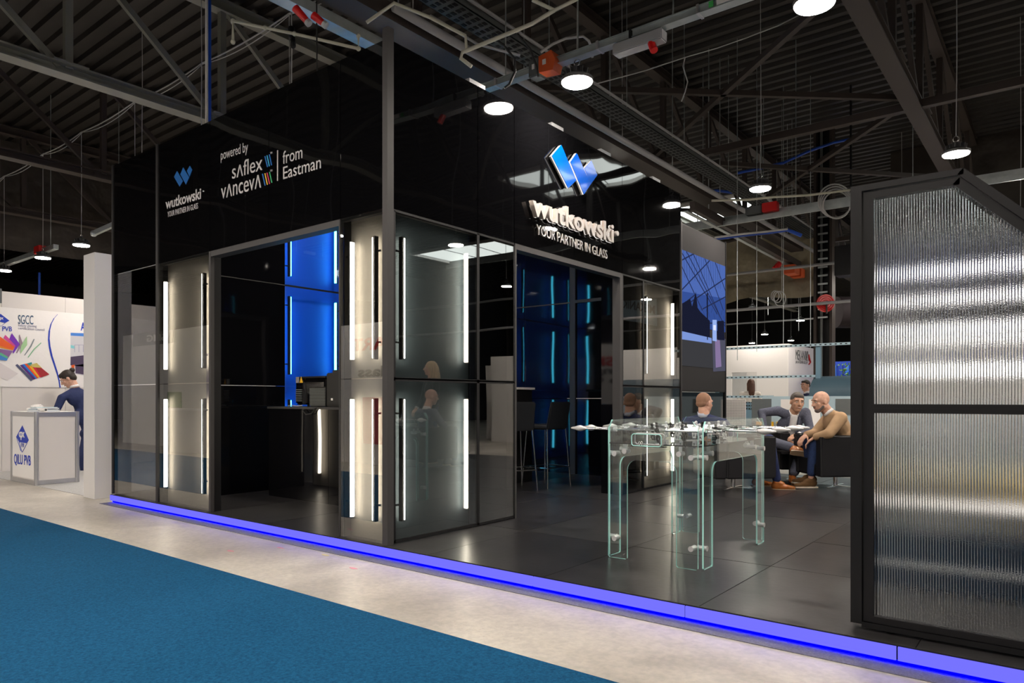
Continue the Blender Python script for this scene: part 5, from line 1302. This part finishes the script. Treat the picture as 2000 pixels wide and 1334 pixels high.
# white booth with company name
bc = fz(1540, 671, 3.15); bx = bc.x; by = bc.y; be = fx(1591, 680, bx)
wb = thing('white_booth', 'large white exhibition booth with dark and red company lettering on its corner', 'booth', (bx-2, by+1, 0))
L_ = bx-9
xd0, xd1 = fy(1429, 740, by).x, fy(1478, 740, by).x; zd = fy(1450, 727, by).z
obj('front_wall', MB().box(L_, xd0, by, by+.05, 0, 3.15), M['white'], wb)
obj('front_wall', MB().box(xd1, bx, by, by+.05, 0, 3.15), M['white'], wb)
obj('front_wall', MB().box(xd0, xd1, by, by+.05, zd, 3.15), M['white'], wb)
obj('side_wall', MB().box(bx-.05, bx, by+.05, be.y, 0, 3.15), M['white'], wb)
obj('rear_wall', MB().box(L_, bx-.05, by+3.5, by+3.55, 0, 3.15), M['white'], wb)
obj('cupboard', MB().box(xd0, xd1, by+1.5, by+1.6, 0, 2.4), M['offwhite'], wb)
def c7(x, y): return fx(1400+x/5.56, 560+y/5.56, bx+.01)
t_ = text('lettering', 'MEKANIK', c7(857, 790), c7(985, 805), .36, (1, 0, 0), M['darkgrey'], wb, bold=.0)
text('lettering', '\u039b', c7(975, 806), c7(1000, 809), .36, (1, 0, 0), M['darkgrey'], wb)
text('lettering', 'part of TEKNIKAGROUP', c7(857, 826), c7(985, 842), .11, (1, 0, 0), M['darkgrey'], wb)
obj('red_arrow', MB().prism([c7(*p) for p in ((998, 735), (1020, 820), (1000, 848), (992, 846), (1010, 818), (998, 790))], (.02, 0, 0)), M['red'], wb)

# machine behind the lounge
MY = 9.5
mc = thing('glass_machine', 'long blue grey glass working machine with perforated rails behind the lounge', 'machine', (-.2, MY, 0))
def railz(a, b, name='perforated_rail', h=.045):
    p, q = fy(*a, MY), fy(*b, MY)
    r_ = obj(name, MB().box(p.x, q.x, MY, MY+.03, p.z-h/2, p.z+h/2), M['rail'], mc)
    hl = MB(); x = p.x+.06
    while x < q.x-.05: hl.box(x, x+.035, MY-.002, MY-.0005, p.z-.009, p.z+.009); x += .085
    k = obj('hole', hl, M['black'], r_); k['kind'] = 'stuff'
railz((1405, 682), (1760, 667)); railz((1405, 738), (1592, 734)); railz((1405, 775), (1510, 771))
px_ = fy(1592, 740, MY).x; px2 = fy(1601, 740, MY).x
obj('post', MB().box(px_, px2, MY+.031, MY+.12, 0, fy(1597, 676, MY).z), M['machine'], mc)
obj('post', MB().box(fy(1405, 740, MY).x-.1, fy(1405, 740, MY).x, MY+.031, MY+.12, 0, fy(1410, 676, MY).z), M['machine'], mc)
# hood
ha, hb_ = fy(1582, 770, MY-.2), fy(1700, 770, MY-.2); hz0 = fy(1600, 772, MY-.2).z; hz1 = fy(1620, 733, MY-.2).z
hd = MB(); pr_ = []
for k in range(9): a_ = math.pi/2*k/8; pr_.append((ha.x+.15*(1-math.cos(a_))*1.0, hz0+(hz1-hz0)*math.sin(a_)))
xr_ = ha.x+2.6
prof_ = [(ha.x, hz0)]+[(ha.x+.30*(1-math.cos(math.pi/2*k/8)), hz0+(hz1-hz0)*math.sin(math.pi/2*k/8)) for k in range(9)]+[(xr_, hz1), (xr_, hz0)]
hd.prism([(ha.x, MY-.25+.55*(1-math.cos(math.pi/2*k/10)), hz0+(hz1-hz0)*math.sin(math.pi/2*k/10)) for k in range(11)]+[(ha.x, MY+.6, hz1), (ha.x, MY+.6, hz0)], (2.6, 0, 0))
obj('hood', hd, mat('hood paint', (.045, .08, .105), .5, spec=.2), mc, smooth=True, auto=40)
obj('hood_skirt', MB().box(ha.x-.02, xr_, MY-.3, MY+.5, fy(1600, 785, MY).z-.1, hz0), M['machine_dark'], mc)
obj('control_panel', MB().box(fy(1500, 790, MY).x, xr_, MY-.32, MY-.02, 0, fy(1530, 774, MY-.3).z), M['machine_pale'], mc)
for x0, x1, y0, y1, m in ((1525, 1545, 780, 800, 'offwhite'), (1580, 1602, 780, 845, 'white')):
    a_, b_ = fy(x0, y0, MY-.33), fy(x1, y1, MY-.33); obj('cover_plate', MB().box(a_.x, b_.x, MY-.335, MY-.322, b_.z, a_.z), M[m], mc)
a_, b_ = fy(1632, 779, MY-.33), fy(1675, 810, MY-.33); obj('dark_cover', MB().box(a_.x, b_.x, MY-.335, MY-.322, b_.z, a_.z), M['darkgrey'], mc)
obj('bed', MB().box(fy(1400, 790, MY).x, fy(1500, 790, MY).x, MY-.1, MY+.3, 0, fy(1450, 785, MY).z), M['machine'], mc)
for r_ in range(3):
    for k in range(9):
        a_ = fy(1457+k*5, 786+r_*6, MY-.11); obj('slot', MB().box(a_.x, a_.x+.025, MY-.112, MY-.1005, a_.z-.012, a_.z+.008), M['black'], mc)
for x in (1507, 1518): a_ = fy(x, 830, MY-.33); obj('yellow_switch', MB().box(a_.x, a_.x+.04, MY-.37, MY-.33, a_.z-.07, a_.z+.06), M['yellow'], mc)
# sample boards on shelf behind the football table
def board(name, label, x0, x1, y0, y1, yy, m, grid):
    a_, b_ = fy(x0, y0, yy), fy(x1, y1, yy); t = thing(name, label, 'sample board', ((a_.x+b_.x)/2, yy, 0))
    obj('board', MB().box(a_.x, b_.x, yy, yy+.02, .02, a_.z), M[m], t)
    obj('stand', MB().box(a_.x-.02, b_.x+.02, yy-.08, yy+.14, 0, .02), M['black'], t)
    g_ = MB()
    if grid:
        z = a_.z-.02
        while z > .4: g_.box(a_.x, b_.x, yy-.003, yy-.0005, z-.002, z+.002); z -= .028
    x = a_.x+.02
    while x < b_.x: g_.box(x-.0015, x+.0015, yy-.004, yy-.0032, .14, a_.z-.01); x += .028
    k = obj('line_pattern', g_, M['darkgrey'] if grid else M['machine_dark'], t); k['kind'] = 'stuff'
board('grid_board', 'pale sample board with a fine dark grid beside the dark screen base', 1418, 1456, 780, 860, 8.1, 'offwhite', True)
board('ribbed_board', 'dark grey green ribbed sample board left of the smiling man', 1468, 1506, 779, 860, 8.4, 'darkgrey', False)
dg = at(1505, 826, 9.7)
# glass of juice on the coffee table edge of the lounge
jp = at(1483, 829, 8.9)
sh_ = thing('side_shelf', 'narrow black side stand behind the football table', 'table', (jp.x, jp.y, .1))
obj('top', MB().box(jp.x-.14, jp.x+.14, jp.y-.1, jp.y+.1, jp.z-.085, jp.z-.06), M['black'], sh_)
obj('leg', MB().box(jp.x-.02, jp.x+.02, jp.y-.02, jp.y+.02, .1, jp.z-.085), M['black'], sh_)
t = thing('juice_glass', 'glass of orange juice seen over the football table', 'glass', (jp.x, jp.y, jp.z-.06))
obj('juice', MB().cyl((jp.x, jp.y, jp.z-.055), (jp.x, jp.y, jp.z+.035), .040, 20), M['drink'], t, smooth=True, auto=40)
obj('tumbler', MB().tube([(jp.x, jp.y, jp.z-.06), (jp.x, jp.y, jp.z+.065)], [.044, .046], 20, caps=False), M['glass'], t, smooth=True)

# far white walls and pipes in the deep hall
for k, (x0, x1, yy, zz, lb) in enumerate(((-1.6, 6.5, 22., 2.6, 'low white booth wall far behind the ribbed screen'), (-34, -19, -2.5, 3.1, 'white stand wall far down the aisle on the left'))):
    if k == 0: tag(obj('stand_wall', MB().box(3.2, 10.5, 13.6, 13.7, 0, 2.35), M['white']), lb, 'wall')
for yy, z0, lb in ((13.0, 3.42, 'lowest white pipe of the three crossing behind the screen'), (13.3, 4.35, 'middle white pipe crossing the far hall'), (26., 4.5, 'far white pipe high over the white booth')):
    o = obj('pipe', MB().cyl((-14, yy, z0), (14, yy, z0), .035, 8), M['greypipe'], smooth=True, auto=40); tag(o, lb, 'pipe')

# ================================================================== CEILING CLUTTER
def line(name, pts, r, m, label, cat='cable', n=8):
    return tag(obj(name, MB().tube(pts, r, n), M[m], smooth=True, auto=60), label, cat)
A_ = lambda L, d: [at(x, y, d) for x, y in L]
line('pvc_pipe', A_([(455, 82), (455, 41), (575, 66), (700, 95), (700, 70)], 7.0), .016, 'pvc', 'cream plastic pipe with two bends hanging above the front panels', 'pipe')
pj = [o for o in COL.objects if o.name == 'pvc_pipe'][0]
for p in A_([(455, 82), (455, 41), (518, 54), (575, 66), (700, 95), (700, 70)], 7.0): obj('joint', MB().ball(p, .024, 10), M['pvc'], pj, smooth=True)
line('pvc_pipe', A_([(1040, 0), (1083, 20), (1127, -2)], 6.4), .018, 'pvc', 'cream pipe with a peak at the top edge above the side wall', 'pipe')
line('pvc_pipe', A_([(1083, 20), (1040, 46), (975, 73), (903, 102), (900, 114), (921, 130)], 6.4), .018, 'pvc', 'long cream pipe sloping down to the booth edge, left of the orange box', 'pipe')
line('pvc_pipe', A_([(716, 44), (770, 6), (840, 34), (909, 70), (912, 100)], 6.6), .016, 'pvc', 'cream bent pipe just above the corner post', 'pipe')
line('grey_conduit', A_([(840, 30), (932, 86), (975, 98), (1016, 108)], 6.8), .013, 'greypipe', 'thin grey conduit running from the bent pipe to the cable tray', 'pipe')
line('white_cable', A_([(1056, 102), (1080, 86), (1105, 75), (1139, 71), (1150, 80), (1156, 95), (1157, 112)], 7.6), .014, 'cable', 'white cable bent in an arch above the brightest lamp row')
line('black_cable', A_([(960, 70), (985, 90), (1005, 115), (1006, 140), (995, 165), (985, 172)], 6.6), .012, 'blackcable', 'thick black cable drooping to the busbar, left of the orange box')
line('black_cable', A_([(1010, 66), (1035, 95), (1048, 130), (1052, 150)], 6.9), .012, 'blackcable', 'black cable dropping from the tray to the orange box')
line('thin_wire', A_([(1160, 165), (1260, 138), (1338, 112), (1400, 94), (1460, 73), (1520, 50), (1560, 30)], 9), .008, 'cable', 'thin wire strung under the roof to the top bright lamp')
line('thin_wire', A_([(1338, 112), (1334, 130), (1343, 160), (1338, 180), (1331, 198)], 9), .008, 'cable', 'loose white wire end dangling from the roof wire')
line('blue_hose', A_([(1440, 338), (1480, 330), (1530, 318), (1580, 295), (1630, 278), (1660, 272)], 15), .03, 'bluepipe', 'blue hose sagging between roof hangers on the right')
line('blue_hose', A_([(1360, 378), (1400, 372), (1430, 376)], 15), .03, 'bluepipe', 'short blue hose in front of the skylight')
line('blue_pipe', A_([(1396, 466), (1450, 459), (1500, 454), (1538, 449), (1565, 460)], 13.), .035, 'bluepipe', 'blue pipe crossing just above the screen top')
line('white_pipe', A_([(1396, 464), (1450, 457), (1500, 452), (1538, 447)], 12.9), .02, 'cable', 'white pipe lying on the blue pipe above the screen top', 'pipe')
line('conduit', A_([(1390, 392), (1460, 390), (1510, 385), (1580, 381), (1660, 371)], 12.5), .022, 'pvc', 'pale conduit running level in front of the skylight', 'pipe')
ck = MB()
cc_ = at(1634, 396, 12.6); rx_ = Vector((math.cos(YAW), math.sin(YAW), 0))
for k in range(4):
    R0 = .24+.02*k; c0_ = cc_+Vector((0, 0, .03*k-.04))+fwd*.02*k
    ck.tube([c0_+rx_*R0*math.cos(a_)+Vector((0, 0, R0*math.sin(a_))) for a_ in [i*math.pi/14 for i in range(28)]], .014, 6, closed=True)
tag(obj('cable_coil', ck, M['cable'], smooth=True), 'coil of white cable hanging left of the ribbed screen top', 'cable')
ck = MB(); cc_ = at(1518, 573, 16); ck.cyl(cc_+Vector((.1, 0, 0)), (cc_.x+.1, cc_.y, 7.9), .006, 6)
for k, (dx, dz, R0) in enumerate(((0, 0, .10), (.06, -.04, .13), (-.05, .02, .09))):
    ck.tube([cc_+rx_*(dx+R0*math.cos(a_))+Vector((0, 0, dz-.08+R0*1.3*math.sin(a_))) for a_ in [i*math.pi/10 for i in range(20)]], .010, 6, closed=True)
tag(obj('cable_coil', ck, M['cable'], smooth=True), 'small tangle of white cable under the lamp before the olive curtain', 'cable')
# blue and white vertical pipe
p0 = fy(404, 245, 1.0); line('white_hose', [(p0.x, 1.0, 3.9), (p0.x, 1.0, 7.9)], .022, 'white', 'upright white hose beside the blue one behind the front panels', 'hose')
p0 = fy(409, 245, 1.03); line('blue_hose', [(p0.x, 1.03, 3.9), (p0.x, 1.03, 7.9)], .024, 'bluepipe', 'upright blue hose rising to the roof behind the front panels', 'hose')
p0 = at(77, 560, 22.); line('blue_hose', [(p0.x, p0.y, 0), (p0.x, p0.y, 5.2)], .035, 'bluepipe', 'upright blue hose far left above the neighbouring white wall', 'hose')
for px_0, y1, d_, lb in ((618, 205, 6.6, 'thin black cable hanging in front of the roof above the sponsor lettering'), (569, 150, 7.4, 'twisted cable with black plug hanging above the front wall'), (277, 300, 12.4, 'pale hanger cord dropping behind the front wall beside the blue hose'), (393, 245, 10.6, 'white hanger cord just left of the blue hose')):
    line('hanging_cable', [at(px_0, -60, d_), at(px_0+1, y1*.5, d_), at(px_0, y1+40, d_)], .007, 'cable' if px_0 != 618 else 'blackcable', lb)
pg = at(569, 57, 7.3); tag(obj('black_plug', MB().capsule(pg, pg-Vector((0, 0, .07)), .035, .025, 10).capsule(pg-Vector((-.03, 0, .10)), pg-Vector((-.03, 0, .18)), .022, .03, 10), M['black'], smooth=True), 'pair of black connector plugs hanging above the front wall', 'plug')
for k, (a, b, lb) in enumerate((((577, 16), (600, 42), 'bright red plug hanging from the tray at the top edge'), ((612, 30), (632, 46), 'second red plug lying by the tray, right of the first'))):
    p_, q_ = at(*a, 6.0), at(*b, 6.0)
    t = tag(obj('red_plug', MB().cyl(p_, q_, .035, 12, .028), M['red'], smooth=True, auto=40), lb, 'plug', 'red power plugs at the top')
    obj('collar', MB().cyl(q_, q_+(q_-p_).normalized()*.03, .032, 12), M['cable'], t)
# busbar running along y behind the screen with orange tap-off boxes
p_, q_ = fz(1352, 402, 4.75), fz(1578, 527, 4.75)
t = thing('busbar', 'grey busbar running away behind the screen with two orange boxes underneath', 'busbar', p_.lerp(q_, .5))
obj('rail', MB().beam((p_.x, p_.y, 4.75), (q_.x, q_.y, 4.75), .10, .16), M['truss'], t)
obj('rail_lip', MB().beam((p_.x-.12, p_.y, 4.67), (q_.x-.12, q_.y, 4.67), .08, .02), M['steel'], t)
for u in (.72, .80, .88):
    c_ = p_.lerp(q_, u)
    if u > .75: obj('orange_box', MB().bbox(c_.x-.14, c_.x+.14, c_.y-.22, c_.y+.22, 4.40, 4.62, .01), M['orange'], t)
    else: obj('red_socket', MB().cyl((c_.x-.1, c_.y, 4.60), (c_.x-.2, c_.y-.1, 4.45), .07, 12), M['red'], t)
for u in (.1, .5, .9): c_ = p_.lerp(q_, u); obj('hanger_rod', MB().cyl((c_.x, c_.y, 4.8), (c_.x, c_.y, 7.9), .01, 6), M['steel'], t)
t = thing('busbar', 'galvanised busbar with a red socket box above the neighbouring white wall', 'busbar', (-15, 2.1, 4.6))
obj('rail', MB().box(-22, -12.9, 2.05, 2.15, 4.50, 4.60), M['steel'], t)
obj('red_box', MB().bbox(-13.75, -13.45, 1.95, 2.10, 4.47, 4.64, .01), M['red'], t)
for x in (-20, -16.5, -13.2): obj('hanger_rod', MB().cyl((x, 2.1, 4.6), (x, 2.1, 7.9), .008, 6), M['steel'], t)
t = thing('busbar', 'short end of a galvanised busbar sticking out beside the leftmost front panel', 'busbar', (-8, 4, 4.6))
p_, q_ = at(183, 456, 15), at(232, 434, 15); obj('rail', MB().beam(p_, q_+(q_-p_)*2, .09, .09), M['steel'], t)
obj('end_cap', MB().ball(p_, .07, 8), M['steel'], t)
obj('hanger_rod', MB().cyl(q_, (q_.x, q_.y, 7.9), .01, 6), M['steel'], t)
# red sprinkler-like sockets and steel drops on the far right
for k, (x, y, d_) in enumerate(((1440, 470, 13), (1478, 470, 14), (1530, 470, 15), (1583, 470, 14.5), (1500, 560, 20), (1560, 600, 24), (1440, 600, 24))):
    p_ = at(x, y, d_); line('hanger_rod', [(p_.x, p_.y, p_.z-2.2 if k < 4 else p_.z-.8), (p_.x, p_.y, 7.9)], .007, 'steel', ['steel drop rod just right of the screen', 'steel drop rod behind the long busbar', 'steel drop rod beside the orange boxes', 'steel drop rod left of the dark pillar', 'far steel rod below the olive curtain', 'far steel rod above the white booth corner', 'far steel rod right of the screen, below the curtain'][k], 'rod')
# ventilation duct far right
dp = at(1640, 610, 19); tag(obj('air_duct', MB().cyl(dp-rx_*.1, dp+rx_*6, .42, 20), M['darkgrey_matt'], smooth=True, auto=40), 'round dark ventilation duct right of the red hose reel', 'duct')

# ================================================================== STANDS ACROSS THE AISLE (seen mirrored in the glass)
def stand(label, x0, x1, yy, h, m='white'):
    t = thing('stand_wall', label, 'wall', ((x0+x1)/2, yy, 0))
    n = max(1, round((x1-x0)/1.0))
    for k in range(n):
        a, b = x0+(x1-x0)*k/n, x0+(x1-x0)*(k+1)/n
        obj('wall_panel', MB().box(a+.002, b-.002, yy-.05, yy, 0, h), M[m], t)
    return t
oa = stand('white stand across the aisle, mirrored in the leftmost lit bay', -17.4, -11.2, -5.35, 3.1)
obj('dark_sign', MB().box(-16.6, -14.3, -5.345, -5.32, 2.75, 3.1), M['darkgrey'], oa)
text('lettering', '6MG', (-14.7, -5.31, 2.84), (-15.7, -5.31, 2.84), .18, (0, 1, 0), M['white'], oa, bold=.02)
obj('lilac_poster', MB().box(-12.6, -11.3, -5.345, -5.32, 0.9, 2.4), pm('lilac poster', (.34, .30, .50)), oa)
obj('green_picture', MB().box(-14.6, -13.9, -5.345, -5.32, 1.0, 1.45), pm('green picture', (.03, .16, .02)), oa)
t = thing('reception_desk', 'white curved reception desk across the aisle, mirrored in the leftmost lit bay', 'counter', (-12.6, -4.8, 0))
dk = [(-12.6+1.2*math.cos(a_), -5.2+.75*math.sin(a_)) for a_ in [i*math.pi/12 for i in range(13)]]
obj('front', MB().prism([(x, y, .0) for x, y in dk], (0, 0, 1.0)), M['offwhite'], t, smooth=True, auto=40)
obj('top', MB().prism([(-12.6+(x+12.6)*1.04, -5.2+(y+5.2)*1.06, 1.0) for x, y in dk], (0, 0, .04)), M['white'], t)
obd = stand('white stand with red and grey lettering, mirrored beside the corner post', -9.6, -3.4, -5.3, 2.75)
text('lettering', 'SMART', (-5.3, -5.29, 2.22), (-6.95, -5.29, 2.22), .24, (0, 1, 0), M['red'], obd, bold=.03)
text('lettering', 'Building', (-4.1, -5.29, 1.98), (-5.9, -5.29, 1.98), .22, (0, 1, 0), M['darkgrey'], obd, bold=.03)
text('lettering', 'The Glass', (-4.6, -5.29, 1.70), (-6.75, -5.29, 1.70), .20, (0, 1, 0), M['darkgrey'], obd, bold=.03)
text('lettering', 'Enoble', (-4.35, -5.29, .95), (-5.0, -5.29, .95), .16, (0, 1, 0), M['printtext'], obd)
obj('booth_number_plate', MB().box(-5.1, -4.3, -5.295, -5.285, .66, .84), M['printtext'], obd)
text('lettering', 'Booth: B4-08', (-4.35, -5.28, .71), (-5.05, -5.28, .71), .08, (0, 1, 0), M['white'], obd)
obj('red_strip', MB().box(-6.6, -6.0, -5.295, -5.28, .4, 1.3), pm('red pink strip', (.5, .05, .08)), obd)
stand('plain white stand at the far end across the aisle', -3.0, 2.5, -6.8, 2.75)
stand('grey stand across the aisle at the right', 3.5, 12, -6.8, 2.75, 'backing')
# sign and crane seen only in the side wall
p_ = fx(1205, 562, -9.); q_ = fx(1262, 632, -9.)
t = thing('hanging_sign', 'pale blue hanging sign with dark lettering, mirrored beside the side doorway', 'sign', (9, (p_.y+q_.y)/2, q_.z))
obj('board', MB().box(9, 9.05, p_.y, q_.y+.9, q_.z, p_.z), pm('pale blue sign', (.40, .55, .66)), t)
text('lettering', 'MEKANIKA', (8.99, q_.y+.7, q_.z+.45), (8.99, p_.y+.1, q_.z+.45), .34, (-1, 0, 0), M['darkgrey'], t, bold=.02)
for yy in (p_.y+.3, q_.y+.5): obj('hanger_rod', MB().cyl((9.02, yy, p_.z), (9.02, yy, 7.9), .01, 6), M['steel'], t)
p_ = fx(1215, 690, -8.); q_ = fx(1262, 700, -8.)
t = thing('yellow_hoist', 'yellow hoist beam mirrored in the glass beside the side doorway', 'hoist', (8, p_.y, q_.z))
obj('beam', MB().box(8, 8.2, p_.y-1, q_.y+1.2, q_.z, p_.z+.05), M['yellow'], t)
obj('post', MB().box(8.05, 8.15, q_.y+1.1, q_.y+1.2, 0, q_.z), M['yellow'], t)
# white booth further right behind the ribbed glass, and glowing bars added for its bright bands
rw = stand('white stand wall to the right, blurred behind the ribbed glass', 3.4, 9.4, 12.6, 2.55)
BY = 1.15
bz_ = [fy(1705, y_, BY).z for y_ in (985, 1040, 1095, 1165, 1200)]
ds = thing('display_bench', 'dark blue display bench with pale trims, blurred behind the ribbed screen', 'bench', (4.2, BY+.2, .1))
obj('bench_top', MB().box(3.2, 5.2, BY, BY+.5, bz_[0]-.015, bz_[0]+.005), M['white'], ds)
obj('dark_panel', MB().box(3.22, 5.2, BY+.03, BY+.45, bz_[3]+.02, bz_[1]), pm('dark navy panel', (.008, .016, .035)), ds)
obj('trim', MB().box(3.2, 5.2, BY, BY+.03, bz_[2]-.01, bz_[2]+.01), M['white'], ds)
obj('trim', MB().box(3.2, 5.2, BY, BY+.03, bz_[3]-.01, bz_[3]+.02), M['white'], ds)
for x in (3.23, 5.17): obj('leg', MB().box(x-.02, x+.02, BY+.05, BY+.42, .1, bz_[0]-.015), M['alu_dark'], ds)
yc = at(1825, 975, 5.6)
t = thing('yellow_pouf', 'yellowish upholstered seat blurred behind the lower ribbed pane', 'seat', (yc.x, 1.9, .1))
obj('cushion', MB().bbox(3.75, 4.45, 1.75, 2.35, .38, .80, .08, 3), pm('mustard fabric', (.55, .40, .14)), t, smooth=True, auto=50)
obj('base', MB().box(3.85, 4.35, 1.85, 2.25, .1, .38), M['black'], t)
ll = thing('added_glow_rack', 'added rack of long glowing bars making bright bands in the upper ribbed pane', 'light', (4, 2.2, .1))  # glowing bars added only to put bright streaks into the ribbed glass
for x in (3.1, 4.9): obj('upright', MB().box(x-.03, x+.03, 2.19, 2.25, .1, 2.5), M['alu'], ll)
for y_, hh in ((527, .017), (583, .014), (640, .014), (664, .009), (724, .024)):
    z_ = fy(1850, y_, 2.2).z
    obj('added_glow_bar', MB().box(3.13, 4.87, 2.18, 2.20, z_-hh, z_+hh), emp('added band glow', (1, .93, .88), 4.5), ll)
    obj('bar_back', MB().box(3.13, 4.87, 2.201, 2.23, z_-hh-.02, z_+hh+.02), M['alu'], ll)
obj('white_back', MB().box(3.13, 4.87, 2.24, 2.25, 1.26, 1.46), M['white'], ll)
# seated man mirrored in the side face, on a cube chair behind the ribbed screen
dup(ch1, (4.35, 4.75, .1), math.radians(10), label='black leather cube chair behind the ribbed screen, mirrored under the seated bald man')
person('bald man in grey shirt seated behind the ribbed screen, mirrored in the side face', (4.35, 4.75, .1), math.radians(10),
       dict(head=(0, .12, 1.20), face=(-.3, 1, -.15), neck=(0, .03, 1.0), pelvis=(0, -.05, .50), front=(0, 1, 0), shL=(-.20, .03, .94), shR=(.20, .03, .94), elL=(-.28, .18, .70), wrL=(-.12, .38, .62), elR=(.28, .18, .70), wrR=(.12, .38, .62), handL=(.5, .8, -.1), handR=(-.5, .8, -.1),
            knL=(-.13, .42, .56), anL=(-.13, .52, .10), toeL=(-.1, 1, 0), knR=(.13, .42, .56), anR=(.13, .55, .10), toeR=(.1, 1, 0)),
       top='greyplaid', legs='jeans', hairstyle='none', shoes=('leather', 'sole'), s=1.14, vox=.014)
pw = at(842, 715, 12.9)
M['blond'] = mat('long blond hair', (.55, .38, .20), .55, stretch=(30, 30, 2), noise=.3, nscale=2)
person('blond long-haired woman in dark top standing behind the ribbed screen, mirrored in the side face', (-pw.x, pw.y, .1), math.radians(200),
       dict(head=(0, .02, 1.72), face=(-.5, .8, 0), neck=(0, 0, 1.52), pelvis=(0, 0, 1.02), front=(0, 1, 0), shL=(-.19, 0, 1.44), shR=(.19, 0, 1.44), elL=(-.27, .03, 1.16), wrL=(-.2, .2, 1.0), elR=(.27, .03, 1.16), wrR=(.24, .1, .92),
            knL=(-.1, 0, .55), anL=(-.1, 0, .1), toeL=(0, 1, 0), knR=(.1, 0, .55), anR=(.1, 0, .1), toeR=(0, 1, 0)),
       top='black', legs='navy', hairm='blond', hairstyle='long', shoes=('leather', 'sole'), s=1.1, vox=.014)
# pebbly scratches: pink chalk and yellow tape bits on the concrete
for k, (x, y, m, lb) in enumerate(((450, 1076, 'pinkchalk', 'pink chalk mark on the concrete, leftmost'), (548, 1070, 'pinkchalk', 'pale pink chalk mark on the concrete, middle'), (580, 1065, 'pinkchalk', 'bright pink chalk mark nearest the lit edge'), (690, 1110, 'pinkchalk', 'pink chalk mark on the concrete, rightmost'), (635, 1084, 'yellowtape', 'small yellow tape piece on the concrete'))):
    if m == 'pinkchalk': pm('pinkchalk', (.62, .25, .30))
    else: pm('yellowtape', (.62, .55, .2))
    p_ = fz(x, y, .0005); pts = []
    for j in range(9):
        a_ = j*2*math.pi/9; rr_ = RND.uniform(.6, 1.1); pts.append((p_.x+.055*rr_*math.cos(a_), p_.y+.018*rr_*math.sin(a_), .0005))
    tag(obj('floor_mark', MB().prism(pts, (0, 0, .0008)), M[m]), lb, 'mark')
